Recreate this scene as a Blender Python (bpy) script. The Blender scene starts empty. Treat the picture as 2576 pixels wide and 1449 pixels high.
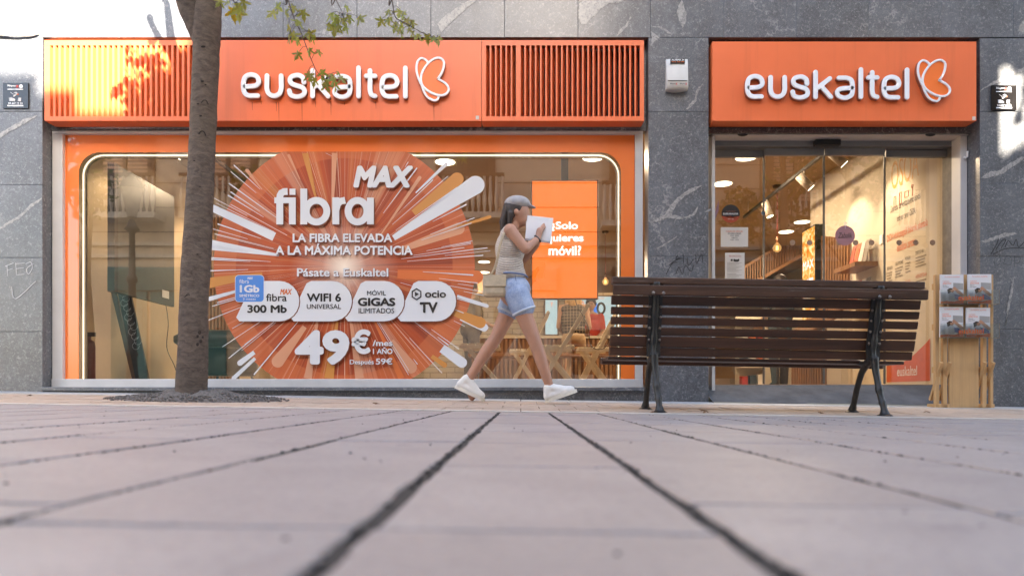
import bpy, math, random
from mathutils import Vector, Matrix, noise
R = math.radians
random.seed(7)
SC = bpy.context.scene
COL = SC.collection

# ------------------------------------------------------------------ camera, sky, sun, exposure
F, CX, CY, ZC = 1740.0, 1310.0, 991.0, 0.11      # measured on the photograph at 2576 x 1449
cam = bpy.data.cameras.new('camera')
co = bpy.data.objects.new('camera', cam); COL.objects.link(co)
cam.sensor_width = 36; cam.lens = 36 * F / 2576
cam.shift_x = (1288 - CX) / 2576; cam.shift_y = (CY - 724.5) / 2576
co.location = (0, 0, ZC); co.rotation_euler = (R(90), 0, 0)
cam.clip_start = 0.02; cam.clip_end = 400
cam.dof.use_dof = True; cam.dof.focus_distance = 5.9; cam.dof.aperture_fstop = 2.7
SC.camera = co

SUN = Vector((0.364, -1.0, 0.519)).normalized()  # towards the sun
w = bpy.data.worlds.new('World'); SC.world = w; w.use_nodes = True
nt = w.node_tree; nt.nodes.clear()
sky = nt.nodes.new('ShaderNodeTexSky'); sky.sky_type = 'NISHITA'; sky.sun_disc = False
sky.sun_elevation = math.asin(SUN.z); sky.sun_rotation = math.atan2(SUN.x, SUN.y)
sky.air_density = 1.0; sky.dust_density = 2.5; sky.ozone_density = 1.0
bg = nt.nodes.new('ShaderNodeBackground'); bg.inputs['Strength'].default_value = 0.15
wo = nt.nodes.new('ShaderNodeOutputWorld')
nt.links.new(sky.outputs[0], bg.inputs[0]); nt.links.new(bg.outputs[0], wo.inputs[0])
sl = bpy.data.lights.new('sun', 'SUN'); sl.energy = 5.0; sl.angle = R(0.55); sl.color = (1, 0.93, 0.82)
so = bpy.data.objects.new('sun', sl); COL.objects.link(so)
so.rotation_euler = SUN.to_track_quat('Z', 'Y').to_euler(); so.location = (5, -12, 20)
SC.view_settings.view_transform = 'Standard'; SC.view_settings.look = 'None'
SC.view_settings.gamma = 1; SC.view_settings.use_curve_mapping = False
SC.view_settings.exposure = 3.05
SC.view_settings.use_white_balance = True; SC.view_settings.white_balance_temperature = 6850; SC.view_settings.white_balance_tint = 10
SC.render.engine = 'CYCLES'
cy = SC.cycles
cy.use_denoising = True
cy.max_bounces = 8; cy.diffuse_bounces = 4; cy.glossy_bounces = 4; cy.transparent_max_bounces = 16; cy.transmission_bounces = 4
cy.sample_clamp_indirect = 6; cy.caustics_reflective = False; cy.caustics_refractive = False; cy.blur_glossy = 0.5

# ------------------------------------------------------------------ helpers
def X(px, d): return (px - CX) / F * d
def Z(py, d): return ZC + (CY - py) / F * d
def gz(x, y): return -0.0155 * x + (0 if y < 4.2 else min(y - 4.2, 1.9) * 0.034)

def tag(o, label=None, cat=None, group=None, kind=None):
    if label: o['label'] = label
    if cat: o['category'] = cat
    if group: o['group'] = group
    if kind: o['kind'] = kind
    return o
def thing(name, loc, label, cat, group=None, rot=0):
    o = bpy.data.objects.new(name, None); COL.objects.link(o)
    o.location = loc; o.empty_display_size = 0.1
    if rot: o.rotation_euler = (0, 0, rot)
    return tag(o, label, cat, group)
def attach(o, parent):
    if parent is not None:
        o.parent = parent
        # geometry is written in world coordinates; undo the chain of (translated, unrotated) parents
        p, off = parent, Vector((0, 0, 0))
        while p is not None:
            off += p.location + p.matrix_parent_inverse.to_translation(); p = p.parent
        o.matrix_parent_inverse = Matrix.Translation(-off)
    return o

class MB:
    def __init__(s): s.v = []; s.f = []; s.sm = []
    def add(s, vs, fs, sm=False):
        n = len(s.v); s.v += [tuple(v) for v in vs]
        for f in fs: s.f.append(tuple(i + n for i in f)); s.sm.append(sm)
        return s
    def box(s, x0, x1, y0, y1, z0, z1):
        vs = [(x, y, z) for z in (z0, z1) for y in (y0, y1) for x in (x0, x1)]
        return s.add(vs, [(0, 2, 3, 1), (4, 5, 7, 6), (0, 1, 5, 4), (2, 6, 7, 3), (0, 4, 6, 2), (1, 3, 7, 5)])
    def bar(s, p0, p1, wdt, thk, up=(0, 0, 1)):
        p0, p1 = Vector(p0), Vector(p1); a = (p1 - p0).normalized(); u = Vector(up)
        sd = a.cross(u)
        if sd.length < 1e-4: sd = a.cross(Vector((0, 1, 0)))
        sd.normalize(); u = sd.cross(a).normalized()
        vs = []
        for p in (p0, p1):
            for sx, sy in ((-1, -1), (1, -1), (1, 1), (-1, 1)):
                vs.append(p + sd * sx * wdt / 2 + u * sy * thk / 2)
        return s.add(vs, [(3, 2, 1, 0), (4, 5, 6, 7), (0, 1, 5, 4), (1, 2, 6, 5), (2, 3, 7, 6), (3, 0, 4, 7)])
    def tube(s, pts, rad, n=10, cap=True, sq=1.0):
        pts = [Vector(p) for p in pts]
        if not hasattr(rad, '__len__'): rad = [rad] * len(pts)
        t0 = (pts[1] - pts[0]).normalized()
        u = Vector((0, 1, 0)) if abs(t0.y) < 0.8 else Vector((1, 0, 0))
        vs = []
        for i, p in enumerate(pts):
            t = (pts[min(i + 1, len(pts) - 1)] - pts[max(i - 1, 0)]).normalized()
            sd = t.cross(u).normalized(); u = sd.cross(t).normalized()
            for k in range(n):
                a = 2 * math.pi * k / n
                vs.append(p + (sd * math.cos(a) + u * math.sin(a) * sq) * rad[i])
        fs = [(i * n + k, i * n + (k + 1) % n, (i + 1) * n + (k + 1) % n, (i + 1) * n + k) for i in range(len(pts) - 1) for k in range(n)]
        s.add(vs, fs, True)
        if cap:
            m = len(s.v) - len(vs)
            s.f.append(tuple(m + k for k in reversed(range(n)))); s.sm.append(False)
            s.f.append(tuple(m + (len(pts) - 1) * n + k for k in range(n))); s.sm.append(False)
        return s
    def lathe(s, prof, c=(0, 0, 0), n=20):
        vs = [(c[0] + r * math.cos(2 * math.pi * k / n), c[1] + r * math.sin(2 * math.pi * k / n), c[2] + z) for r, z in prof for k in range(n)]
        fs = [(i * n + k, i * n + (k + 1) % n, (i + 1) * n + (k + 1) % n, (i + 1) * n + k) for i in range(len(prof) - 1) for k in range(n)]
        return s.add(vs, fs, True)
    def sphere(s, c, r, n=12, m=8):
        if not hasattr(r, '__len__'): r = (r, r, r)
        vs = []
        for i in range(m + 1):
            th = math.pi * i / m
            for k in range(n):
                a = 2 * math.pi * k / n
                vs.append((c[0] + r[0] * math.sin(th) * math.cos(a), c[1] + r[1] * math.sin(th) * math.sin(a), c[2] + r[2] * math.cos(th)))
        fs = [(i * n + k, (i + 1) * n + k, (i + 1) * n + (k + 1) % n, i * n + (k + 1) % n) for i in range(m) for k in range(n)]
        return s.add(vs, fs, True)
    def prism(s, pts, y0, y1):
        """outline in x,z (anticlockwise seen from the camera) pulled from y0 (front) to y1"""
        n = len(pts)
        vs = [(x, y0, z) for x, z in pts] + [(x, y1, z) for x, z in pts]
        fs = [tuple(range(n)), tuple(reversed(range(n, 2 * n)))] + [(k + n, (k + 1) % n + n, (k + 1) % n, k) for k in range(n)]
        return s.add(vs, fs)
    def flat(s, pts, y):
        return s.add([(x, y, z) for x, z in pts], [tuple(range(len(pts)))])
    def mesh(s, name):
        m = bpy.data.meshes.new(name); m.from_pydata(s.v, [], s.f); m.update()
        m.polygons.foreach_set('use_smooth', s.sm)
        return m
    def build(s, name, mat, parent=None, bev=0, label=None, kind=None):
        m = s.mesh(name)
        if mat: m.materials.append(mat)
        o = bpy.data.objects.new(name, m); COL.objects.link(o); attach(o, parent)
        if bev:
            b = o.modifiers.new('bevel', 'BEVEL'); b.width = bev; b.segments = 2; b.limit_method = 'ANGLE'; b.angle_limit = R(40)
        if label: o['label'] = label
        if kind: o['kind'] = kind
        return o

def copy_tree(o, parent=None):
    c = o.copy(); COL.objects.link(c)
    if parent is not None: c.parent = parent; c.matrix_parent_inverse = o.matrix_parent_inverse.copy()
    for ch in list(o.children): copy_tree(ch, c)
    return c

def spline(pts, k=6, closed=False):
    n = len(pts); out = []
    P = [Vector(p) for p in pts]
    rng = range(n if closed else n - 1)
    for i in rng:
        p0 = P[(i - 1) % n] if (closed or i > 0) else P[0]
        p1 = P[i]; p2 = P[(i + 1) % n]
        p3 = P[(i + 2) % n] if (closed or i + 2 < n) else P[-1]
        for j in range(k):
            t = j / k
            out.append(0.5 * ((2 * p1) + (p2 - p0) * t + (2 * p0 - 5 * p1 + 4 * p2 - p3) * t * t + (3 * p1 - p0 - 3 * p2 + p3) * t ** 3))
    if not closed: out.append(P[-1])
    return out

def stroke(mb, pts, r, yf, yb, bev=0.0, closed=False, capround=True):
    """a flat stroke of half width r along pts (x,z), its face at yf, pulled back to yb"""
    P = [Vector((p[0], p[1])) for p in pts]; n = len(P)
    def outline(r):
        L, Rr = [], []
        for i in range(n):
            a = P[(i - 1) % n] if (closed or i > 0) else P[i]
            b = P[(i + 1) % n] if (closed or i < n - 1) else P[i]
            t = (b - a)
            t = t.normalized() if t.length > 1e-9 else Vector((1, 0))
            nn = Vector((-t.y, t.x)); L.append(P[i] + nn * r); Rr.append(P[i] - nn * r)
        return L, Rr
    L, Q = outline(r); Li, Qi = outline(r - bev)
    y = yf + bev
    def v3(p, y): return (p.x, y, p.y)
    m = n if closed else n - 1
    vs = [v3(p, yf) for p in Li] + [v3(p, yf) for p in Qi] + [v3(p, y) for p in L] + [v3(p, y) for p in Q] + [v3(p, yb) for p in L] + [v3(p, yb) for p in Q]
    fs = []
    for i in range(m):
        j = (i + 1) % n
        fs += [(i, i + n, j + n, j)]
        if bev: fs += [(i + 2 * n, i, j, j + 2 * n), (i + n, i + 3 * n, j + 3 * n, j + n)]
        if yb > y: fs += [(i + 4 * n, i + 2 * n, j + 2 * n, j + 4 * n), (i + 3 * n, i + 5 * n, j + 5 * n, j + 3 * n)]
    mb.add(vs, fs)
    if not closed:
        for end in (0, n - 1):
            c = P[end]; a = P[0] - P[1] if end == 0 else P[-1] - P[-2]
            a.normalize(); nn = Vector((-a.y, a.x)); K = 8 if capround else 1
            def arc(rr): return [c + (nn * math.cos(math.pi * k / K) + a * math.sin(math.pi * k / K)) * rr for k in range(K + 1)]
            A, B = arc(r), arc(r - bev)
            if not capround:
                A, B = [c + nn * r, c - nn * r], [c + nn * (r - bev), c - nn * (r - bev)]
            q = len(A)
            vs = [v3(p, yf) for p in B] + [v3(p, y) for p in A] + [v3(p, yb) for p in A]
            fs = [tuple(range(q))] if q > 2 else []
            for k in range(q - 1):
                if bev: fs.append((k, k + q, k + 1 + q, k + 1))
                if yb > y: fs.append((k + q, k + 2 * q, k + 1 + 2 * q, k + 1 + q))
            mb.add(vs, fs)

def arcpts(cx, cz, r, a0, a1, n=24):
    return [(cx + r * math.cos(R(a0 + (a1 - a0) * k / n)), cz + r * math.sin(R(a0 + (a1 - a0) * k / n))) for k in range(n + 1)]

def text_mesh(body, bold=0.0, shear=0.0, res=4):
    c = bpy.data.curves.new('text', 'FONT'); c.body = body; c.offset = bold; c.shear = shear; c.resolution_u = res
    o = bpy.data.objects.new('text', c); COL.objects.link(o)
    bpy.context.view_layer.update()
    dg = bpy.context.evaluated_depsgraph_get()
    m = bpy.data.meshes.new_from_object(o.evaluated_get(dg))
    vs = [v.co.copy() for v in m.vertices]; fs = [tuple(p.vertices) for p in m.polygons]
    bpy.data.objects.remove(o); bpy.data.curves.remove(c); bpy.data.meshes.remove(m)
    return vs, fs
def lettering(body, x0, x1, z0, z1, y, mat, parent, name='lettering', bold=0.0, shear=0.0, place=None, keep=False):
    """flat lettering fitted into the rectangle x0..x1, z0..z1 on the plane at depth y (or mapped by place(u, v))"""
    vs, fs = text_mesh(body, 0.0, shear)
    ax, bx = min(v.x for v in vs), max(v.x for v in vs); az, bz = min(v.y for v in vs), max(v.y for v in vs)
    sx, sz = (x1 - x0) / (bx - ax), (z1 - z0) / (bz - az)
    mb = MB()
    if place is None and bold:                        # a bold face: the outline thickened by overlapping copies, kept inside the rectangle
        b = bold * 0.95; sx, sz = (x1 - x0) / (bx - ax + 2 * b), (z1 - z0) / (bz - az + 2 * b)
        nd = 16 if (z1 - z0) > 0.12 else 8
        for k, (i, j) in enumerate([(0, 0)] + [(math.cos(2 * math.pi * q / nd), math.sin(2 * math.pi * q / nd)) for q in range(nd)]):
            mb.add([(x0 + (v.x - ax + b * (1 + i)) * sx, y - 0.00001 * k, z0 + (v.y - az + b * (1 + j)) * sz) for v in vs], fs)
    else:
        if place is None: place = lambda u, v: (u, y, v)
        mb.add([place(x0 + (v.x - ax) * sx, z0 + (v.y - az) * sz) for v in vs], fs)
    return mb.build(name, mat, parent)

def blob(parts, vox, smooth=4):
    """one continuous skin grown over tapered limbs ('c', p0, r0, p1, r1) and ellipsoids ('e', c, (rx, ry, rz))"""
    mb = MB()
    for p in parts:
        if p[0] == 'e': mb.sphere(p[1], p[2], 16, 12)
        else:
            a, b = Vector(p[1]), Vector(p[3]); r0, r1 = p[2], p[4]; ax = (b - a).normalized(); pts, rad = [], []
            for k in range(5):
                t = math.pi / 2 * k / 5; pts.append(a - ax * r0 * math.cos(t)); rad.append(max(r0 * math.sin(t), r0 * 0.08))
            for k in range(5): pts.append(a.lerp(b, k / 4)); rad.append(r0 + (r1 - r0) * k / 4)
            for k in range(4, -1, -1):
                t = math.pi / 2 * k / 5; pts.append(b + ax * r1 * math.cos(t)); rad.append(max(r1 * math.sin(t), r1 * 0.08))
            mb.tube(pts, rad, 14, True, p[5] if len(p) > 5 else 1.0)
    o = bpy.data.objects.new('blob', mb.mesh('blob')); COL.objects.link(o)
    m = o.modifiers.new('remesh', 'REMESH'); m.mode = 'VOXEL'; m.voxel_size = vox
    if smooth:
        s = o.modifiers.new('smooth', 'SMOOTH'); s.factor = 0.5; s.iterations = smooth
    bpy.context.view_layer.update()
    me = bpy.data.meshes.new_from_object(o.evaluated_get(bpy.context.evaluated_depsgraph_get()))
    old = o.data; bpy.data.objects.remove(o); bpy.data.meshes.remove(old)
    me.polygons.foreach_set('use_smooth', [True] * len(me.polygons))
    return me
def blob_obj(name, parts, vox, mat, parent, smooth=4):
    me = blob(parts, vox, smooth); me.name = name; me.materials.clear(); me.materials.append(mat)
    o = bpy.data.objects.new(name, me); COL.objects.link(o)
    return attach(o, parent)

# ------------------------------------------------------------------ materials
class NT:
    def __init__(s, name):
        s.m = bpy.data.materials.new(name); s.m.use_nodes = True; s.t = s.m.node_tree; s.t.nodes.clear()
        s.out = s.n('ShaderNodeOutputMaterial')
    def n(s, t, **kw):
        nd = s.t.nodes.new(t)
        for k, v in kw.items(): setattr(nd, k, v)
        return nd
    def l(s, a, b): s.t.links.new(a, b)
    def coord(s, scale=(1, 1, 1), kind='Object', rnd=0.0):
        tc = s.n('ShaderNodeTexCoord'); mp = s.n('ShaderNodeMapping'); mp.inputs['Scale'].default_value = scale
        s.l(tc.outputs[kind], mp.inputs[0])
        if rnd:
            oi = s.n('ShaderNodeObjectInfo'); ml = s.math('MULTIPLY', oi.outputs['Random'], rnd)
            cb = s.n('ShaderNodeCombineXYZ'); s.l(ml, cb.inputs[0]); s.l(ml, cb.inputs[2]); s.l(cb.outputs[0], mp.inputs['Location'])
        return mp.outputs[0]
    def noise(s, vec, scale, detail=4, rough=0.55, dist=0.0):
        nd = s.n('ShaderNodeTexNoise'); nd.inputs['Scale'].default_value = scale; nd.inputs['Detail'].default_value = detail
        nd.inputs['Roughness'].default_value = rough; nd.inputs['Distortion'].default_value = dist
        if vec is not None: s.l(vec, nd.inputs['Vector'])
        return nd.outputs['Fac']
    def ramp(s, fac, stops, interp='LINEAR'):
        nd = s.n('ShaderNodeValToRGB'); e = nd.color_ramp.elements; nd.color_ramp.interpolation = interp
        while len(e) < len(stops): e.new(0.5)
        for el, (p, c) in zip(e, stops): el.position = p; el.color = (c, c, c, 1) if not hasattr(c, '__len__') else (*c, 1)
        s.l(fac, nd.inputs[0]); return nd.outputs[0]
    def mix(s, fac, a, b, mode='MIX'):
        nd = s.n('ShaderNodeMix', data_type='RGBA', blend_type=mode)
        for sock, v in ((nd.inputs['Factor'], fac), (nd.inputs[6], a), (nd.inputs[7], b)):
            if hasattr(v, 'is_linked'): s.l(v, sock)
            else: sock.default_value = v if not hasattr(v, '__len__') else (*v, 1)
        return nd.outputs[2]
    def math(s, op, a, b=0.0):
        nd = s.n('ShaderNodeMath', operation=op)
        for sock, v in zip(nd.inputs, (a, b)):
            if hasattr(v, 'is_linked'): s.l(v, sock)
            else: sock.default_value = v
        return nd.outputs[0]
    def bsdf(s, color, rough=0.5, bump=None, bstr=0.2, bdist=0.01, **kw):
        b = s.n('ShaderNodeBsdfPrincipled')
        for sock, v in ((b.inputs['Base Color'], color), (b.inputs['Roughness'], rough)):
            if hasattr(v, 'is_linked'): s.l(v, sock)
            else: sock.default_value = v if not hasattr(v, '__len__') else (*v, 1)
        for k, v in kw.items():
            sock = b.inputs[k.replace('_', ' ')]; sock.default_value = v if not hasattr(v, '__len__') else (*v, 1)
        if bump is not None:
            bm = s.n('ShaderNodeBump'); bm.inputs['Strength'].default_value = bstr; bm.inputs['Distance'].default_value = bdist
            s.l(bump, bm.inputs['Height']); s.l(bm.outputs[0], b.inputs['Normal'])
        s.l(b.outputs[0], s.out.inputs[0]); return b

def plain(name, c, rough=0.5, var=0.12, scale=8, **kw):
    t = NT(name); v = t.coord(rnd=5)
    n1 = t.noise(v, scale, 5, 0.6)
    col = t.mix(t.ramp(n1, [(0.3, 0.0), (0.7, 1.0)]), tuple(x * (1 - var) for x in c), tuple(min(x * (1 + var), 1) for x in c))
    rr = t.math('ADD', t.math('MULTIPLY', n1, 0.2 * rough), rough * 0.9)
    t.bsdf(col, rr, bump=t.noise(v, scale * 12, 3), bstr=0.06, bdist=0.004, **kw); return t.m
def emit(name, c, s):
    t = NT(name); e = t.n('ShaderNodeEmission'); e.inputs[0].default_value = (*c, 1); e.inputs[1].default_value = s
    t.l(e.outputs[0], t.out.inputs[0]); return t.m

def marble(name, base, rough):
    t = NT(name); v = t.coord(rnd=3.0)
    big = t.noise(v, 1.3, 4, 0.6); speck = t.noise(v, 46, 6, 0.75, 0.6); mid = t.noise(v, 9, 6, 0.7)
    col = t.mix(t.ramp(big, [(0.35, 0.0), (0.68, 1.0)]), tuple(x * 0.75 for x in base), tuple(x * 1.35 for x in base))
    col = t.mix(t.ramp(mid, [(0.40, 0.0), (0.74, 0.5)]), col, tuple(x * 2.0 for x in base))
    # small pale fossil marks
    vo = t.n('ShaderNodeTexVoronoi', feature='DISTANCE_TO_EDGE'); vo.inputs['Scale'].default_value = 16
    ds = t.n('ShaderNodeVectorMath', operation='ADD'); nn = t.n('ShaderNodeTexNoise'); nn.inputs['Scale'].default_value = 14; nn.inputs['Detail'].default_value = 5
    sc = t.n('ShaderNodeVectorMath', operation='SCALE'); sc.inputs['Scale'].default_value = 0.16
    t.l(v, nn.inputs['Vector']); t.l(nn.outputs['Color'], sc.inputs[0]); t.l(v, ds.inputs[0]); t.l(sc.outputs[0], ds.inputs[1]); t.l(ds.outputs[0], vo.inputs['Vector'])
    fos = t.math('MULTIPLY', t.ramp(vo.outputs['Distance'], [(0.0, 1.0), (0.05, 0.0)]), t.ramp(t.noise(v, 30, 3), [(0.5, 0.0), (0.6, 0.8)]))
    col = t.mix(fos, col, (0.36, 0.36, 0.36))
    col = t.mix(t.ramp(speck, [(0.54, 0.0), (0.70, 0.75)]), col, (0.31, 0.31, 0.32)); col = t.mix(t.ramp(t.noise(v, 130, 4, 0.8), [(0.56, 0.0), (0.68, 0.7)]), col, (0.36, 0.36, 0.365)); col = t.mix(t.ramp(t.noise(v, 95, 3, 0.7), [(0.32, 0.6), (0.44, 0.0)]), col, (0.02, 0.021, 0.024))
    # long calcite veins
    v2 = t.n('ShaderNodeTexVoronoi', feature='DISTANCE_TO_EDGE'); v2.inputs['Scale'].default_value = 1.15
    d2 = t.n('ShaderNodeVectorMath', operation='ADD'); n2 = t.n('ShaderNodeTexNoise'); n2.inputs['Scale'].default_value = 2.2; n2.inputs['Detail'].default_value = 8; n2.inputs['Roughness'].default_value = 0.65
    s2 = t.n('ShaderNodeVectorMath', operation='SCALE'); s2.inputs['Scale'].default_value = 0.7
    t.l(v, n2.inputs['Vector']); t.l(n2.outputs['Color'], s2.inputs[0]); t.l(v, d2.inputs[0]); t.l(s2.outputs[0], d2.inputs[1]); t.l(d2.outputs[0], v2.inputs['Vector'])
    vein = t.math('MULTIPLY', t.ramp(v2.outputs['Distance'], [(0.0, 1.0), (0.012, 0.0)]), t.ramp(t.noise(v, 2.6, 3), [(0.5, 0.0), (0.58, 0.8)]))
    col = t.mix(vein, col, (0.33, 0.325, 0.315))
    # vertical grime streaks
    st = t.noise(t.coord((7, 7, 0.35)), 1.0, 4, 0.6)
    col = t.mix(t.ramp(st, [(0.5, 0.0), (0.75, 0.35)]), col, tuple(x * 2.1 for x in base))
    rg = t.math('ADD', t.math('MULTIPLY', big, 0.18), rough - 0.06)
    t.bsdf(col, rg, bump=speck, bstr=0.05, bdist=0.002, Specular_IOR_Level=0.6, Coat_Weight=0.45, Coat_Roughness=0.2, Coat_IOR=1.55)
    return t.m

def wood(name, c, axis=0, rough=0.55, scale=1.0, contrast=0.35, wear=0.0):
    t = NT(name); s = [22 * scale] * 3; s[axis] = 1.3 * scale
    v = t.coord(tuple(s), rnd=9); n1 = t.noise(v, 1.0, 6, 0.65, 0.8); n2 = t.noise(t.coord(rnd=4), 6, 4)
    col = t.mix(t.ramp(n1, [(0.3, 0.0), (0.7, 1.0)]), tuple(x * (1 - contrast) for x in c), tuple(min(1, x * (1 + contrast)) for x in c))
    col = t.mix(t.ramp(n2, [(0.35, 0.0), (0.75, 0.4)]), col, tuple(x * 0.7 for x in c))
    if wear: col = t.mix(t.ramp(t.noise(v, 2.3, 5, 0.8), [(0.58, 0.0), (0.72, wear)]), col, (0.33, 0.28, 0.24))
    t.bsdf(col, rough, bump=n1, bstr=0.25, bdist=0.004); return t.m

MAT = {}
MAT['marble'] = marble('marble', (0.078, 0.083, 0.093), 0.36)
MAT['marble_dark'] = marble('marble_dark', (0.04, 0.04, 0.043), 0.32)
tv = NT('calcite_vein'); vv = tv.coord(); tv.bsdf(tv.mix(tv.ramp(tv.noise(vv, 38, 6, 0.75, 0.8), [(0.36, 0.0), (0.56, 1.0)]), (0.13, 0.132, 0.14), (0.37, 0.355, 0.335)), 0.4, Coat_Weight=0.45, Coat_Roughness=0.2, Coat_IOR=1.55); MAT['vein'] = tv.m
MAT['wall_plaster'] = plain('upper_plaster', (0.45, 0.40, 0.34), 0.8)

def paving_mat():
    t = NT('paving'); v = t.coord(rnd=40); oi = t.n('ShaderNodeObjectInfo')
    base = t.mix(oi.outputs['Random'], (0.33, 0.285, 0.268), (0.365, 0.325, 0.312))
    n1 = t.noise(v, 5, 5, 0.6); n2 = t.noise(v, 90, 4, 0.7)
    col = t.mix(t.ramp(n1, [(0.3, 0.0), (0.72, 0.7)]), base, (0.25, 0.218, 0.21))
    col = t.mix(t.ramp(n2, [(0.48, 0.0), (0.75, 0.6)]), col, (0.17, 0.15, 0.145)); col = t.mix(t.ramp(t.noise(v, 240, 2), [(0.6, 0.0), (0.75, 0.5)]), col, (0.42, 0.38, 0.36))
    sm = t.ramp(t.noise(v, 11, 4, 0.6), [(0.62, 0.0), (0.72, 0.5)])
    col = t.mix(sm, col, (0.17, 0.15, 0.16))
    t.bsdf(col, 0.55, bump=t.noise(v, 60, 6, 0.7), bstr=0.35, bdist=0.004); return t.m
MAT['paving'] = paving_mat()
MAT['joint'] = plain('joint_dirt', (0.03, 0.027, 0.026), 0.95, 0.4, 40)
MAT['sand_joint'] = plain('sand_joint', (0.2, 0.18, 0.165), 0.95, 0.4, 40)
MAT['tan_tile'] = plain('tan_tile', (0.43, 0.33, 0.255), 0.75, 0.2, 14)
MAT['tan_joint'] = plain('tan_joint', (0.20, 0.15, 0.12), 0.9, 0.3, 30)
MAT['white_stone'] = plain('white_stone', (0.56, 0.52, 0.47), 0.6, 0.12, 20)
MAT['grey_tile'] = plain('grey_tile', (0.36, 0.365, 0.375), 0.6, 0.15, 14)
MAT['ramp'] = plain('ramp_stone', (0.10, 0.103, 0.11), 0.95, 0.25, 6, Specular_IOR_Level=0.1)
def orange_mat(name, c, rough, coat, ior=1.5, grime=True):
    t = NT(name); v = t.coord()
    st = t.noise(t.coord((11, 11, 0.5)), 1.0, 5, 0.65); n1 = t.noise(v, 2.2, 3)
    col = t.mix(t.ramp(n1, [(0.3, 0.0), (0.75, 1.0)]), tuple(x * 0.95 for x in c), tuple(min(1, x * 1.05) for x in c))
    if grime: col = t.mix(t.ramp(st, [(0.52, 0.0), (0.76, 0.26)]), col, tuple(x * 0.5 for x in c))
    t.bsdf(col, rough, bump=t.noise(v, 1.4, 2), bstr=0.04, bdist=0.02, Coat_Weight=coat, Coat_Roughness=0.02, Coat_IOR=ior); return t.m
OR = (0.84, 0.17, 0.054)
MAT['orange'] = orange_mat('orange_metal', OR, 0.38, 0.0)
MAT['orange_gloss'] = orange_mat('orange_gloss', (0.88, 0.185, 0.018), 0.5, 1.0, 1.5, False)
MAT['slot_shade'] = plain('slot_shade', (0.03, 0.008, 0.004), 0.7)
MAT['white_face'] = plain('letter_face', (0.84, 0.85, 0.87), 0.35, 0.04)
MAT['letter_side'] = plain('letter_side', (0.30, 0.11, 0.06), 0.5, 0.3)
MAT['alu'] = plain('aluminium', (0.60, 0.585, 0.57), 0.42, 0.06, 5)
MAT['alu_dark'] = plain('aluminium_grey', (0.22, 0.22, 0.23), 0.4, 0.06, 5, Metallic=0.3)
MAT['black'] = plain('black_plastic', (0.012, 0.012, 0.013), 0.35)
MAT['rubber'] = plain('gasket', (0.02, 0.02, 0.02), 0.7)

def glass_mat(name, ior, base):
    t = NT(name); tr = t.n('ShaderNodeBsdfTransparent'); tr.inputs[0].default_value = (0.93, 0.95, 0.94, 1)
    gl = t.n('ShaderNodeBsdfGlossy'); gl.inputs['Roughness'].default_value = 0.0; gl.inputs[0].default_value = (0.95, 0.97, 1.0, 1)
    fr = t.n('ShaderNodeFresnel'); fr.inputs[0].default_value = ior
    fac = t.math('MINIMUM', t.math('ADD', fr.outputs[0], base), 1.0)
    mx = t.n('ShaderNodeMixShader'); t.l(fac, mx.inputs[0]); t.l(tr.outputs[0], mx.inputs[1]); t.l(gl.outputs[0], mx.inputs[2]); t.l(mx.outputs[0], t.out.inputs[0])
    return t.m
MAT['glass'] = glass_mat('window_glass', 1.5, 0.16)
MAT['acrylic'] = glass_mat('acrylic', 1.45, 0.03)
# ------------------------------------------------------------------ ground, pavement
D = 6.1                                              # depth of the marble facade
g = MB()
g.add([(x, y, -0.0155 * x - 0.014) for y in (-60, 4.3) for x in (-70, 70)], [(0, 1, 3, 2)])
ground = tag(g.build('ground', MAT['sand_joint']), kind='structure')

pave = tag(MB().add([(x, y, -0.0155 * x - 0.0026) for y in (-0.9, 4.2) for x in (-4.6, 4.6)], [(0, 1, 3, 2)]).build('pavement', MAT['joint']), kind='structure')
SW, SL = 0.295, 0.50
def slab_mesh(wd, ln, th=0.03, chip=0.0028, seed=0):
    """a stone slab with slightly worn, uneven edges, its top at z = 0"""
    rnd = random.Random(seed); n = 9; top = []
    for (ax, ay, bx, by) in ((-1, -1, 1, -1), (1, -1, 1, 1), (1, 1, -1, 1), (-1, 1, -1, -1)):
        for k in range(n):
            t = k / n; px, py = ax + (bx - ax) * t, ay + (by - ay) * t
            top.append((px * wd / 2 + rnd.uniform(-chip, chip) * (abs(px) > .99), py * ln / 2 + rnd.uniform(-chip, chip) * (abs(py) > .99), 0))
    m = len(top); mb = MB()
    inn = [(x * 0.975, y * 0.985, 0) for x, y, z in top]; out = [(x, y, -0.004) for x, y, z in top]; bot = [(x, y, -th) for x, y, z in top]
    mb.add(inn + out + bot, [tuple(range(m))] + [(k, k + m, (k + 1) % m + m, (k + 1) % m) for k in range(m)] + [(k + m, k + 2 * m, (k + 1) % m + 2 * m, (k + 1) % m + m) for k in range(m)])
    me = mb.mesh('paving_slab'); me.materials.append(MAT['paving']); return me
slabs = [slab_mesh(SW - 0.0145, SL - 0.0035, seed=s) for s in range(6)]
def put(me, name, parent, x, y, z, rx=0, ry=0):
    o = bpy.data.objects.new(name, me); COL.objects.link(o); o.parent = parent
    o.location = (x, y, z); o.rotation_euler = (rx, ry, 0); return o
SLOPE = math.atan(0.0155)
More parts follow.
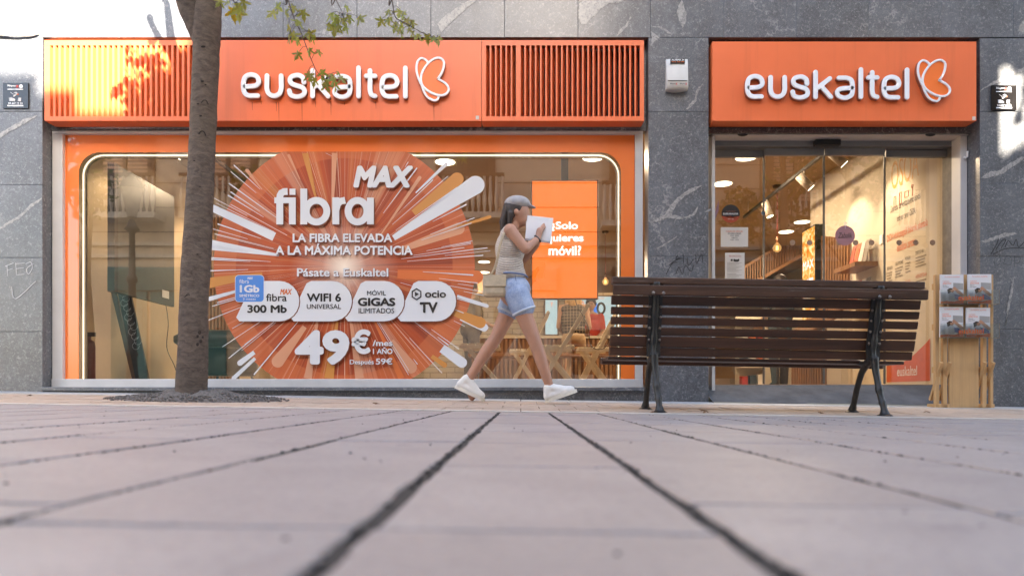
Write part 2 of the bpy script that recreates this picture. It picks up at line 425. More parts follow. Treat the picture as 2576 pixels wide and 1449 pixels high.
for i in range(-11, 12):
    off = random.Random(i * 7 + 3).uniform(0, SL)
    for j in range(-1, 10):
        x = 0.02 + i * SW; y = -0.3 + off * 0.9 + (j) * SL
        y1 = y + SL / 2
        if y1 > 4.2:                                  # last row is cut to meet the border
            ln = SL - (y1 - 4.2) - 0.004
            if ln < 0.05: continue
            me = slab_mesh(SW - 0.0145, ln, seed=i + 50); y = 4.2 - 0.004 - ln / 2
        else: me = slabs[(i * 3 + j) % 6]
        put(me, 'paving_slab', pave, x, y, -0.0155 * x + random.uniform(-0.0012, 0.0012), random.uniform(-.002, .002), SLOPE + random.uniform(-.003, .003))

rj = random.Random(31); dj = MB()
for k in range(-5, 7):                               # grit and dirt caught in the joints between the rows
    xj = 0.02 + (k - 0.5) * SW
    for q in range(150):
        y = 0.35 + 3.8 * rj.random() ** 1.6; s_ = rj.uniform(.0010, .0034) * (1.6 if rj.random() < .05 else 1); x = xj + rj.gauss(0, .0045)
        dj.sphere((x, y, -0.0155 * x - .0015 + s_ * .2), (s_ * rj.uniform(.8, 1.4), s_ * rj.uniform(1, 2.2), s_ * .6), 6, 4)
for q in range(70):
    y = 0.4 + 3.7 * rj.random(); x = rj.uniform(-.75, .75) * y; s_ = rj.uniform(.001, .0026); dj.sphere((x, y, -0.0155 * x + s_ * .3), (s_ * 1.3, s_, s_ * .6), 5, 3)
tag(dj.build('grit', MAT['joint'], pave), kind='stuff')
# the strip of pavement along the shop: white border, tan tiles, white border, grey tiles
def strip_box(mb, x0, x1, y0, y1, th=0.05, dz=0.0):
    vs = [(x, y, gz(x, y) + dz - (0 if k else th)) for k in (0, 1) for y in (y0, y1) for x in (x0, x1)]
    return mb.add(vs, [(0, 2, 3, 1), (4, 5, 7, 6), (0, 1, 5, 4), (2, 6, 7, 3), (0, 4, 6, 2), (1, 3, 7, 5)])
base = MB()
base.add([(x, y, gz(x, y) - 0.012) for y in (4.2, 6.1, 7.0) for x in (-40, 40)], [(0, 1, 3, 2), (2, 3, 5, 4)])
walk = tag(base.build('sidewalk', MAT['tan_joint']), kind='structure')
for y0, wd in ((4.204, 0.07), (5.60, 0.06)):
    for k in range(-9, 10):
        strip_box(MB(), k * 0.6 + 0.003, k * 0.6 + 0.597, y0, y0 + wd, dz=0.004).build('border_stone', MAT['white_stone'], walk)
rr = random.Random(3)
for j in range(4):
    y0 = 4.278 + j * 0.33
    for k in range(-17, 18):
        x0 = k * 0.25 + (j % 2) * 0.125
        t = strip_box(MB(), x0 + 0.003, x0 + 0.247, y0 + 0.003, y0 + 0.327, dz=rr.uniform(-0.002, 0.001))
        t.build('paving_tile', MAT['tan_tile'], walk)
for k in range(-11, 12):
    strip_box(MB(), k * 0.42 + 0.004, k * 0.42 + 0.416, 5.668, 6.085, dz=rr.uniform(-0.001, 0.002)).build('kerb_tile', MAT['grey_tile'], walk)

# ------------------------------------------------------------------ the building: marble slabs on a core
bld = thing('shop_building', (0, D, 0), 'shop building faced with grey veined marble slabs around an orange shop front', 'building')
xs_top = [-20, -12, -8.1, -6.2, X(-160, D), X(107, D), X(300, D), X(527, D), X(712, D), X(898, D), X(1084, D), X(1269, D), X(1454, D), X(1636, D), X(1821, D), X(2004, D), X(2186, D), X(2368, D), X(2549, D), 5.0, 6.2, 8.1, 12, 20]
zt = Z(95, D)
rs = random.Random(5)
def slab(x0, x1, z0, z1, mat='marble', y0=None, th=0.05):
    g_ = 0.0015; y0 = (D if y0 is None else y0) + rs.uniform(0, 0.002)
    return MB().box(x0 + g_, x1 - g_, y0, y0 + th, z0 + g_, z1 - g_).build('marble_slab', MAT[mat], bld, bev=0.0015)
for a, b in zip(xs_top, xs_top[1:]): slab(a, b, zt, zt + 0.62)
for a, b in zip(xs_top, xs_top[1:]): slab(a, b, zt + 0.62, zt + 1.24)
LW0, LW1 = X(107, D), X(1631, D)                     # window opening
DW0, DW1 = X(1783, D), X(2465, D)                    # door opening
for (x0, x1, rows, b) in ((X(-160, D), LW0, (95, 281, 465, 648, 834), 983), (LW1, DW0, (95, 281, 645, 828), 1012), (DW1, X(2650, D), (97, 281, 462, 645, 828), 1026)):
    zs = [Z(r, D) for r in rows] + [-0.14]
    for za, zb in zip(zs, zs[1:]): slab(x0, x1, zb, za)
for x0, x1 in ((-20, -12), (-12, -8.1), (-8.1, -6.2), (-6.2, X(-160, D)), (X(2650, D), 6.2), (6.2, 8.1), (8.1, 12), (12, 20)):
    slab(x0, x1, 1.2, zt); slab(x0, x1, -0.4, 1.2)
# reveals: marble returning into the openings
def reveal(x0, x1, y0, y1, z0, z1, name='marble_reveal', m='marble'): return MB().box(x0, x1, y0, y1, z0, z1).build(name, MAT[m], bld)
E_ = 0.0025
YR = D + 0.052
reveal(LW0 - 0.05, LW0 - E_, YR, 6.30, -0.10, zt - E_); reveal(LW1 + E_, LW1 + 0.05, YR, 6.30, -0.10, zt - E_)
reveal(DW0 - 0.05, DW0 - E_, YR, 6.60, -0.14, zt - E_); reveal(DW1 + E_, DW1 + 0.05, YR, 6.60, -0.16, zt - E_)
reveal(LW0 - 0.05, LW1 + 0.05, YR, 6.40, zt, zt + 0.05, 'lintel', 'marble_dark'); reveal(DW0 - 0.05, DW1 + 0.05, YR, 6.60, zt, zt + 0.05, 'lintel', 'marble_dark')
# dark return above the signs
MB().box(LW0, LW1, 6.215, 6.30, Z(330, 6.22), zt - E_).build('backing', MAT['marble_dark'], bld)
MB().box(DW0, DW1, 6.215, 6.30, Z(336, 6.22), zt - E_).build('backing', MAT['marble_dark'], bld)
# core above the shop front and beside it
MB().box(-20, 20, 6.16, 19.0, zt + 0.06, zt + 1.2).build('core', MAT['wall_plaster'], bld)
MB().box(-20, 20, D + 0.02, 19.0, zt + 1.25, 13.0).build('upper_wall', MAT['wall_plaster'], bld)
MB().box(-20, LW0 - 0.06, 6.16, 6.9, -0.4, zt + 0.05).build('core', MAT['wall_plaster'], bld)
MB().box(LW1 + 0.06, DW0 - 0.06, 6.16, 6.6, -0.2, zt + 0.05).build('core', MAT['wall_plaster'], bld)
MB().box(DW1 + 0.06, 20, 6.16, 6.9, -0.5, zt + 0.05).build('core', MAT['wall_plaster'], bld)
# explicit big calcite veins
def vein(pts, d=D):
    rv, Q_ = random.Random(len(pts)), []
    for (a, b), (c, e) in zip(pts, pts[1:] + pts[:1]):
        n_ = max(1, int(math.hypot(c - a, e - b) / 4))
        for k in range(n_):
            t = k / n_; jt = .8 if k else .3; Q_.append((a + (c - a) * t + rv.gauss(0, jt), b + (e - b) * t + rv.gauss(0, jt)))
    w_ = MB(); P = [(X(a, d), Z(b, d)) for a, b in Q_]
    return w_.add([(x, d - 0.0016, z) for x, z in P], [tuple(range(len(P)))]).build('marble_vein', MAT['vein'], bld)
vein([(1634, 561), (1650, 552), (1672, 540), (1684, 520), (1700, 502), (1722, 484), (1748, 470), (1766, 466), (1752, 478), (1722, 494), (1704, 512), (1693, 530), (1690, 541), (1722, 546), (1742, 538), (1756, 520), (1748, 541), (1726, 550), (1700, 552), (1678, 548), (1655, 558)])
vein([(1645, 628), (1668, 616), (1690, 603), (1704, 594), (1690, 606), (1664, 621)])
vein([(1772, 535), (1782, 528), (1788, 524), (1788, 530), (1778, 534)])
vein([(1455, 46), (1456, 12), (1470, 0), (1572, 0), (1560, 6), (1530, 10), (1508, 26), (1500, 38), (1484, 48), (1474, 62), (1462, 62)])
vein([(1550, 93), (1560, 74), (1572, 66), (1588, 40), (1578, 68), (1564, 82)])
vein([(1715, 0), (1722, 22), (1728, 36), (1725, 58), (1717, 72), (1708, 52), (1702, 34), (1708, 12)])
vein([(1637, 68), (1662, 66), (1682, 80), (1692, 88), (1676, 82), (1658, 71)])
vein([(1638, 80), (1654, 90), (1660, 96), (1644, 108), (1636, 118), (1640, 96)])
vein([(1768, 210), (1755, 235), (1752, 255), (1738, 270), (1722, 278), (1736, 262), (1748, 248), (1750, 230)])
vein([(0, 571), (45, 545), (80, 512), (106, 498), (104, 503), (82, 520), (52, 548), (20, 566), (0, 577)])
vein([(0, 336), (30, 318), (60, 300), (95, 291), (64, 312), (24, 332), (0, 348)])
vein([(2466, 228), (2500, 205), (2540, 184), (2576, 170), (2600, 164), (2600, 172), (2550, 188), (2510, 210), (2480, 222), (2466, 230)])
vein([(2466, 447), (2490, 432), (2516, 428), (2540, 410), (2600, 380), (2560, 412), (2520, 438), (2480, 450)])
vein([(2466, 608), (2500, 596), (2530, 585), (2560, 588), (2520, 598), (2480, 612)])
vein([(1100, 60), (1120, 40), (1150, 20), (1180, 0), (1200, 0), (1170, 26), (1140, 52), (1110, 82)])
vein([(1000, 0), (1006, 30), (1012, 60), (1016, 92), (1006, 70), (998, 30)])
vein([(2552, 690), (2548, 730), (2540, 770), (2528, 820), (2534, 770), (2544, 720)])

# graffiti scrawls, thin lines drawn on the stone
MAT['chalk'] = plain('chalk_line', (0.62, 0.62, 0.63), 0.8); MAT['ink'] = plain('marker_line', (0.01, 0.01, 0.011), 0.5)
def scrawl(lines, mat, r, d=D):
    g_ = MB()
    for k, ln in enumerate(lines):
        stroke(g_, [(X(a, d), Z(b, d)) for a, b in spline([Vector((*p, 0)) for p in ln], 4) and [(q.x, q.y) for q in spline([Vector((*p, 0)) for p in ln], 4)]], r, d - 0.0022 - 0.0002 * k, d - 0.0022 - 0.0002 * k)
    return g_.build('graffiti', MAT[mat], bld)
scrawl([[(18, 668), (20, 694)], [(14, 670), (34, 662)], [(20, 680), (32, 676)], [(40, 662), (42, 692)], [(40, 664), (62, 662)], [(42, 676), (60, 674)], [(42, 692), (62, 690)], [(66, 664), (78, 660), (82, 674), (72, 690), (68, 676), (84, 664)], [(30, 722), (40, 752), (90, 708)]], 'chalk', 0.003)
scrawl([[(1682, 668), (1700, 655), (1716, 650)], [(1676, 690), (1690, 664), (1704, 660)], [(1700, 690), (1708, 672), (1716, 690), (1724, 668), (1738, 684), (1744, 668)], [(1718, 640), (1720, 662)], [(1728, 648), (1732, 668), (1744, 652)], [(1750, 640), (1752, 664), (1764, 640), (1768, 660)], [(1706, 640), (1700, 652), (1712, 648)]], 'ink', 0.0026)
scrawl([[(2492, 640), (2505, 618), (2512, 600)], [(2505, 628), (2520, 606), (2530, 604), (2518, 624)], [(2528, 622), (2536, 606), (2548, 618), (2556, 602), (2562, 622), (2580, 604)], [(2498, 640), (2530, 626), (2576, 624)]], 'ink', 0.003)
scrawl([[(2500, 655), (2512, 640), (2516, 660), (2504, 668), (2500, 655)], [(2524, 664), (2532, 644), (2544, 650), (2542, 666), (2526, 664)], [(2552, 644), (2552, 672)], [(2552, 646), (2566, 648), (2562, 662), (2554, 662)]], 'ink', 0.0014)

# base below the window
MB().box(LW0 + E_, LW1 - E_, D - 0.03, 6.40, Z(983, D), Z(973.5, D)).build('sill_stone', MAT['marble'], bld, bev=0.004)
MB().box(LW0 + E_, LW1 - E_, D + 0.01, 6.40, -0.12, Z(983, D) - E_).build('plinth', MAT['marble'], bld)

# ------------------------------------------------------------------ shop window
DF, DG = 6.22, 6.262
zwb, zwt = Z(975.5, DF), Z(318, DF)
win = tag(MB().box(X(131, DF), X(157, DF), DF, DF + 0.07, zwb + 0.081, zwt - 0.068).build('window_frame', MAT['alu'], bld, bev=0.003))
MB().box(X(1598, DF), X(1617.5, DF), DF, DF + 0.07, zwb + 0.081, zwt - 0.068).build('stile', MAT['alu'], win, bev=0.003)
MB().box(X(131, DF), X(1617.5, DF), DF, DF + 0.07, zwt - 0.067, zwt).build('head_rail', MAT['alu'], win, bev=0.003)
MB().box(X(131, DF), X(1617.5, DF), DF - 0.012, DF + 0.07, zwb, zwb + 0.08).build('bottom_rail', plain('pale_aluminium', (0.56, 0.565, 0.57), 0.4, 0.06), win, bev=0.004)
GX0, GX1, GZ0, GZ1 = X(157, DG), X(1598, DG), Z(955.5, DG), Z(338.5, DG)
MB().flat([(GX0, GZ0), (GX1, GZ0), (GX1, GZ1), (GX0, GZ1)], DG).build('glass_pane', MAT['glass'], win)
gk = MB()
for a, b, c_, d_ in ((GX0, GX0 + .007, GZ0, GZ1), (GX1 - .007, GX1, GZ0, GZ1), (GX0 + .007, GX1 - .007, GZ1 - .007, GZ1)): gk.box(a, b, DG - .02, DG - .006, c_, d_)
gk.build('gasket', MAT['rubber'], win)
# orange border stuck round the glass, its opening with rounded top corners
bx0, bx1, bzt = X(199, DG), X(1562, DG), Z(384, DG); rc = 52 / F * DG
arcL = arcpts(bx0 + rc, bzt - rc, rc, 180, 90, 12); arcR = arcpts(bx1 - rc, bzt - rc, rc, 90, 0, 12)
inner = [(bx0, GZ0)] + arcL + arcR + [(bx1, GZ0)]
outer = [(GX0, GZ0)] + [(GX0, bzt - rc + (GZ1 - bzt + rc) * k / 12) for k in range(13)]
outer = [(GX0, GZ0)] + [(GX0, bzt - rc)] * 1 + [(GX0 + (bx0 + rc - GX0) * k / 12, GZ1) for k in range(0, 13)]
mb = MB(); yb = DG - 0.003
n_ = 13
def bridge(A, B):
    m = len(A); mb.add([(x, yb, z) for x, z in A] + [(x, yb, z) for x, z in B], [(k, k + m, k + 1 + m, k + 1) for k in range(m - 1)])
oL = [(GX0, bzt - rc + (GZ1 - bzt + rc) * min(1, k / 6)) if k <= 6 else (GX0 + (bx0 + rc - GX0) * (k - 6) / 6, GZ1) for k in range(13)]
oR = [(bx1 - rc + (GX1 - bx1 + rc) * min(1, k / 6), GZ1) if k <= 6 else (GX1, GZ1 - (GZ1 - bzt + rc) * (k - 6) / 6) for k in range(13)]
bridge([(GX0, GZ0)] + oL + oR + [(GX1, GZ0)], inner)
mb.build('border_sheet', MAT['orange_gloss'], win)
# LED line glowing behind the edge of the border
led = MB(); dl = 6.33
lp = [(X(209, dl), GZ0 + .01)] + arcpts(X(209, dl) + rc, Z(391, dl) - rc, rc, 180, 90, 10) + arcpts(X(1556, dl) - rc, Z(391, dl) - rc, rc, 90, 0, 10) + [(X(1556, dl), GZ0 + .01)]
ch = MB(); stroke(ch, lp, 0.02, dl + 0.012, dl + 0.03, capround=False)
ch.build('light_channel', plain('channel_white', (0.36, 0.31, 0.26), 0.6), win)
stroke(led, lp, 0.005, dl, dl + 0.008, capround=False); led.build('light_strip', emit('led_strip', (1.0, 0.84, 0.6), 0.3), win)

# ------------------------------------------------------------------ fascia signs
YS, YB = 6.055, 6.2
def letter(mb, pts, r, to, yf, yb, closed=False, k=6, smooth=True, bev=0.004):
    P = [Vector((*to(*p), 0)) for p in pts]
    if smooth: P = spline(P, k, closed)
    stroke(mb, [(p.x, p.y) for p in P], r, yf, yb, bev, closed)
EP = [(382, 962), (340, 962), (300, 962), (262, 945), (241, 900), (241, 820), (262, 770), (316, 751), (370, 768), (392, 812), (380, 848), (340, 866), (255, 870)]
AP = [(1170, 768), (1210, 768), (1250, 770), (1295, 792), (1307, 840), (1307, 905), (1290, 952), (1230, 976), (1172, 958), (1153, 925), (1166, 893), (1212, 878), (1300, 872)]
LETTERS = [
    ('e', [EP]), ('u', [[(475, 762), (475, 820), (475, 890), (495, 942), (547, 964), (598, 942), (618, 890), (618, 820), (618, 762)]]),
    ('s', [[(845, 828), (838, 785), (800, 759), (765, 758), (722, 772), (706, 805), (722, 840), (775, 862), (832, 882), (852, 920), (835, 955), (775, 973), (715, 955), (699, 912)]]),
    ('k', [[(932, 708), (932, 967)], [(1076, 775), (958, 868)], [(985, 848), (1087, 967)]]), ('a', [AP]),
    ('l', [[(1393, 682), (1393, 967)]]), ('t', [[(1508, 711), (1508, 800), (1508, 900), (1522, 950), (1558, 966)], [(1470, 765), (1558, 765)]]),
    ('e', [[(x + 1388, y + 8) for x, y in EP]]), ('l', [[(1862, 684), (1862, 969)]])]
WING = [(2188, 793), (2225, 738), (2247, 670), (2245, 615), (2200, 585), (2140, 600), (2080, 650), (2035, 720), (2018, 790), (2030, 850), (2065, 895), (2120, 932), (2180, 955), (2240, 958), (2285, 930), (2295, 885), (2262, 838), (2188, 793)]
WING2 = [[(2092, 632), (2062, 600), (2020, 588), (1985, 620), (1973, 690), (1985, 760), (2014, 835)], [(2024, 850), (2050, 922), (2090, 980), (2150, 1009), (2186, 996), (2197, 962)]]
def wordmark(sign, to, sc):
    r = 23.5 * sc
    for nm, strokes in LETTERS:
        f, s = MB(), MB()
        for k, st in enumerate(strokes):
            sm = len(st) > 2
            letter(f, st, r, to, YS - 0.045 - 0.0006 * k, YS - 0.034, smooth=sm)
            letter(s, st, r - 0.001, to, YS - 0.0335 - 0.0006 * k, YS + 0.002, smooth=sm, bev=0)
        o = f.build('letter', MAT['white_face'], sign); s.build('letter_side', MAT['letter_side'], o)
    f, s, p = MB(), MB(), MB()
    for k, st in enumerate(WING2):
        letter(f, st, 10.5 * sc, to, YS - 0.044, YS - 0.034, bev=0.002); letter(s, st, 10 * sc, to, YS - 0.0335, YS + 0.002, bev=0)
    P = spline([Vector((*to(*q), 0)) for q in WING], 5)
    stroke(f, [(q.x, q.y) for q in P], 10.5 * sc, YS - 0.047, YS - 0.034, 0.002); stroke(s, [(q.x, q.y) for q in P], 10 * sc, YS - 0.0335, YS + 0.002, 0)
    o = f.build('emblem', MAT['white_face'], sign); s.build('emblem_side', MAT['letter_side'], o)
    p.flat([(q.x, q.y) for q in P[:-1]], YS - 0.036)
    p2 = spline([Vector((*to(*q), 0)) for q in WING2[0]], 5) + spline([Vector((*to(*q), 0)) for q in WING2[1]], 5)
    p.flat([(q.x, q.y) for q in p2], YS - 0.034)
    p.build('emblem_fill', orange_mat('emblem_orange', (0.95, 0.19, 0.03), 0.4, 0.0, grime=False), o)  # lighter orange puts a backlit glow into the emblem's colour

sign = thing('shop_sign', (X(866, YS), YS, Z(305, YS)), 'long orange fascia sign with white lettering and louvres above the shop window', 'sign')
zs0, zs1 = Z(304.5, YS), Z(102, YS); sx0, sx1 = X(112, YS), X(1620, YS)
pL, pR = X(519, YS), X(1211, YS)
def cassette(mb, x0, x1, z0, z1, holes=None):
    """folded metal tray: front sheet, bevelled underside, top and ends; holes = list of slot x-ranges with z0h, z1h"""
    e = 0.0
    if holes is None: mb.add([(x0, YS, z0), (x1, YS, z0), (x1, YS, z1), (x0, YS, z1)], [(0, 1, 2, 3)])
    else:
        hs, ha, hb = holes
        mb.add([(x0, YS, z0), (x1, YS, z0), (x1, YS, ha), (x0, YS, ha)], [(0, 1, 2, 3)]); mb.add([(x0, YS, hb), (x1, YS, hb), (x1, YS, z1), (x0, YS, z1)], [(0, 1, 2, 3)])
    zb = Z(321, YB)
    mb.add([(x0, YS, z0), (x1, YS, z0), (x1 - 0.006, YB, z0 + 0.001), (x0 + 0.006, YB, z0 + 0.001)], [(3, 2, 1, 0)])
    mb.add([(x0, YS, z1), (x1, YS, z1), (x1, YB, z1), (x0, YB, z1)], [(0, 1, 2, 3)])
    mb.add([(x0, YS, z0), (x0, YB, z0), (x0, YB, z1), (x0, YS, z1)], [(0, 1, 2, 3)]); mb.add([(x1, YS, z0), (x1, YB, z0), (x1, YB, z1), (x1, YS, z1)], [(0, 3, 2, 1)])
cm = MB(); cassette(cm, pL + .002, pR - .002, zs0, zs1); cm.build('panel', MAT['orange'], sign)
MB().box(X(1197, YS), X(1205, YS), YS - .001, YS + .001, Z(301, YS), Z(292, YS)).build('label', MAT['white_stone'], sign)
def louvre(x0, x1, slots, za, zb):
    """slots: list of (left, right) openings; each bar between is its own slat, with an angled blade behind"""
    m = MB(); cassette(m, x0, x1, zs0, zs1, (None, za, zb))
    fr = m.build('louvre_frame', MAT['orange'], sign)
    edges = [x0] + [v for s in slots for v in s] + [x1]
    for k in range(0, len(edges), 2):
        a, b = edges[k], edges[k + 1]; sl_ = MB()
        sl_.box(a, b, YS, YS + 0.004, za + .0005, zb - .0005)
        if k + 2 < len(edges):                        # blade runs back from the bar's right edge across the slot
            c_ = edges[k + 2]
            sl_.add([(b, YS + .004, za), (b, YS + .004, zb), (b + (c_ - b) * .78, YS + 0.07, zb), (b + (c_ - b) * .78, YS + 0.07, za)], [(0, 3, 2, 1)])
        sl_.build('slat', MAT['orange'], sign)
    MB().add([(x0, YS + .13, za - .01), (x1, YS + .13, za - .01), (x1, YS + .13, zb + .01), (x0, YS + .13, zb + .01)], [(0, 1, 2, 3)]).build('slot_shade_sheet', MAT['slot_shade'], fr)  # dark sheet stands in for the shade inside the open slots
lz0, lz1 = Z(293, YS), Z(115, YS)
louvre(pR + .002, sx1, [(X(1222.5 + 13.2 * k + (13.2 if k > 5 else 0) * 1.0 * 0.6, YS), X(1231.8 + 13.2 * k + (13.2 if k > 5 else 0) * 0.6, YS)) for k in range(29)], lz0, lz1)
louvre(sx0, pL - .002, [(X(126 + 13.5 * k, YS), X(133.5 + 13.5 * k, YS)) for k in range(28)], lz0, lz1)
def to1(x, y): return (X(552.1 + 0.25107 * x, YS - .04), Z(0.25107 * y, YS - .04))
wordmark(sign, to1, 0.25107 / F * (YS - .04))
MAT['drip'] = plain('drip_stain', (.30, .045, .012), .7)
for x, y0, y1 in ((310, 1005, 1090), (400, 1000, 1030), (553, 1008, 1100), (578, 1008, 1200), (812, 1008, 1215), (948, 1000, 1060), (1103, 1000, 1140), (1240, 1010, 1040), (1556, 1000, 1075), (2142, 1030, 1190), (1478, 800, 840)):
    m = MB(); a, b = to1(x, y0), to1(x + 3, y1); m.add([(a[0] - .003, YS - .0012, a[1]), (b[0] - .001, YS - .0012, b[1]), (b[0] + .001, YS - .0012, b[1]), (a[0] + .003, YS - .0012, a[1])], [(0, 1, 2, 3)]); m.build('stain', MAT['drip'], sign)

sign2 = thing('shop_sign', (X(2125, YS), YS, Z(305, YS)), 'shorter orange fascia sign with white lettering above the glass entrance door', 'sign')
cm = MB(); cassette(cm, X(1792, YS), X(2456, YS), Z(304.5, YS), Z(105.5, YS)); cm.build('panel', MAT['orange'], sign2)
MB().box(X(2446, YS), X(2454, YS), YS - .001, YS + .001, Z(303, YS), Z(294, YS)).build('label', MAT['white_stone'], sign2)
# same word, measured on the second sign
def to2(x, y): return (X(1875 + (x - 218) * 0.2475, YS - .04), Z(187 + (y - 728) * 0.243, YS - .04))
wordmark(sign2, to2, 0.245 / F * (YS - .04))

# ------------------------------------------------------------------ entrance
DD = 6.46
ent = thing('entrance_door', (X(2090, DD), DD, Z(968, DD)), 'glass sliding entrance door under a grey header with stickers on it', 'door')
MB().box(X(1791, 6.27), X(1799, 6.27), 6.27, 6.40, -0.05, Z(343, 6.27)).build('jamb', MAT['alu'], ent, bev=.002)
MB().box(X(2416, 6.27), X(2433, 6.27), 6.27, 6.40, -0.08, Z(343, 6.27)).build('jamb', MAT['alu'], ent, bev=.002)
MB().box(X(1791, 6.27), X(2433, 6.27), 6.25, 6.40, Z(342.5, 6.27) + .001, Z(316, 6.27)).build('shutter_box', plain('shutter_box', (0.60, 0.55, 0.52), 0.5, 0.08), ent, bev=.003)
MB().box(X(1799, 6.27), X(2416, 6.27), 6.33, 6.39, Z(346.5, 6.33), Z(341, 6.33)).build('shutter_slot', MAT['rubber'], ent)
MB().box(X(1780, DD), X(2390, DD), DD - .06, DD + .08, Z(373.5, DD), Z(335, DD)).build('header', MAT['alu_dark'], ent, bev=.003)
MB().box(X(2387, DD), X(2418, DD), DD - .04, DD + .10, -0.1, Z(335, DD)).build('side_post', plain('post_stone', (0.15, 0.135, 0.12), 0.6, 0.3, 16), ent)
MB().box(X(2047, 6.38), X(2111, 6.38), 6.34, 6.395, Z(369, 6.38), Z(355, 6.38)).build('motion_sensor', MAT['black'], ent, bev=.006)
for px in (1868, 2340):
    MB().sphere((X(px, 6.25), 6.247, Z(338, 6.25)), (.05, .022, .022)).build('knob', MAT['black'], ent)
MB().sphere((X(2107, 6.25), 6.25, Z(331, 6.25)), (.016, .01, .016)).build('lock', MAT['black'], ent)
MB().tube([(X(2432, 6.26), 6.25, Z(382, 6.26)), (X(2432, 6.26), 6.25, Z(396, 6.26)), (X(2427, 6.26), 6.25, Z(399, 6.26)), (X(2423, 6.26), 6.25, Z(396, 6.26))], .008).build('hook', MAT['white_face'], ent)
zt1, zt0, zb0 = Z(375, DD), Z(392.5, DD), Z(965.5, DD)
leafs = [(1780, 1920, DD + .05), (1922, 2071, DD), (2073.5, 2224, DD), (2226, 2387, DD + .05)]
for k, (a, b, d) in enumerate(leafs):
    lf = MB().box(X(a, d), X(b, d), d - .02, d + .02, zt0, zt1).build('door_leaf', MAT['alu_dark'], ent, bev=.002)
    MB().flat([(X(a, d), zb0), (X(b, d), zb0), (X(b, d), zt0), (X(a, d), zt0)], d).build('glass_pane', MAT['glass'], lf)
    ed = MB()
    for px in ((a, b) if k in (1, 2) else ((b,) if k == 0 else (a,))):
        ed.box(X(px, d) - .004, X(px, d) + .004, d - .006, d + .006, zb0, zt0)
    ed.build('glass_edge', plain('glass_edge', (0.14, 0.13, 0.11), 0.25), lf)
dots = MB()
for px in (1993, 2036, 2109, 2152, 2192, 2261, 2303, 2345):
    dots.flat([(x, z) for x, z in arcpts(X(px, DD), Z(611, DD), .026, 0, 360, 20)[:-1]], DD - .006)
dots.build('manifestation_dots', plain('dot_film', (0.30, 0.19, 0.12), 0.5), ent)
MB().flat(arcpts(X(1920, DD), Z(537, DD), .02, 0, 360, 20)[:-1], DD - .006).build('dot_sticker', plain('blue_grey_film', (0.09, 0.12, 0.14), 0.4), ent)

# ramp in front of the door
rm = MB()
xa, xb = X(1783, D) + .004, X(2465, D) - .004
rm.add([(xa, 5.98, gz(xa, 5.98) + .006), (xb, 5.98, gz(xb, 5.98) + .006), (xa, 6.44, Z(966.5, 6.44)), (xb, 6.44, Z(966.5, 6.44)), (xa, 6.6, Z(966.5, 6.44)), (xb, 6.6, Z(966.5, 6.44))], [(0, 1, 3, 2), (2, 3, 5, 4)])
rampo = tag(rm.build('entrance_ramp', MAT['ramp']), kind='structure')
# ------------------------------------------------------------------ inside the shop
ZF, ZCEIL = 0.20, 3.0
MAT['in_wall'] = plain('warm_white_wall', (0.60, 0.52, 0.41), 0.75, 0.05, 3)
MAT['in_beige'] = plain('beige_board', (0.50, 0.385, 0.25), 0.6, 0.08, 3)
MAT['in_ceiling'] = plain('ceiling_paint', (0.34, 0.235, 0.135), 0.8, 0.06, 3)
MAT['in_floor'] = plain('floor_tile', (0.36, 0.26, 0.17), 0.4, 0.1, 4)
WX0, WX1, WX2, WY1 = -4.27, 4.02, 6.4, 17.0
tag(MB().box(-4.4, 6.6, 6.42, 17.2, ZF - 0.1, ZF).build('shop_floor', MAT['in_floor']), kind='structure')
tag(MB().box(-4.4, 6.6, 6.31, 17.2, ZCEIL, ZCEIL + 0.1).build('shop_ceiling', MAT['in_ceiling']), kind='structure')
tag(MB().box(WX0 - 0.1, WX0, 6.35, 17.2, ZF, ZCEIL).build('shop_wall', MAT['in_beige']), kind='structure')
sw = tag(MB().box(WX1, WX1 + 0.07, 6.52, 9.6, ZF, ZCEIL).build('shop_wall', MAT['in_wall']), kind='structure')
tag(MB().box(WX1 + 0.07, WX2 + 0.2, 9.5, 9.6, ZF, ZCEIL).build('shop_wall', MAT['in_wall']), kind='structure')
tag(MB().box(WX2, WX2 + 0.1, 9.6, 17.2, ZF, ZCEIL).build('shop_wall', MAT['in_wall']), kind='structure')
tag(MB().box(WX0, WX2 + 0.2, WY1, WY1 + 0.1, ZF, ZCEIL).build('shop_wall', plain('back_wall_brown', (.34, .22, .12), .7, .1, 3)), kind='structure')

WARM = (1.0, 0.76, 0.52)
def lamp(name, kind, loc, e, aim=None, size=0.2, spot=None, parent=None):
    l = bpy.data.lights.new(name, kind); l.energy = e; l.color = WARM
    if kind == 'AREA': l.shape = 'DISK'; l.size = size
    elif kind == 'SPOT': l.spot_size = R(spot or 60); l.spot_blend = 0.7; l.shadow_soft_size = 0.04
    else: l.shadow_soft_size = size
    o = bpy.data.objects.new(name, l); COL.objects.link(o)
    d = Vector(aim) - Vector(loc) if aim is not None else Vector((0, 0, -1))
    o.rotation_euler = d.to_track_quat('-Z', 'Y').to_euler()
    if parent is not None:
        o.parent = parent; o.location = Vector(loc) - parent.location
    else: o.location = loc
    return o
MAT['lamp_glow'] = emit('lamp_glow', (1.0, 0.86, 0.62), 1.3)
MAT['filament'] = emit('filament', (1.0, 0.62, 0.22), 3.5)
MAT['lamp_white'] = plain('lamp_white', (0.55, 0.48, 0.4), 0.5)
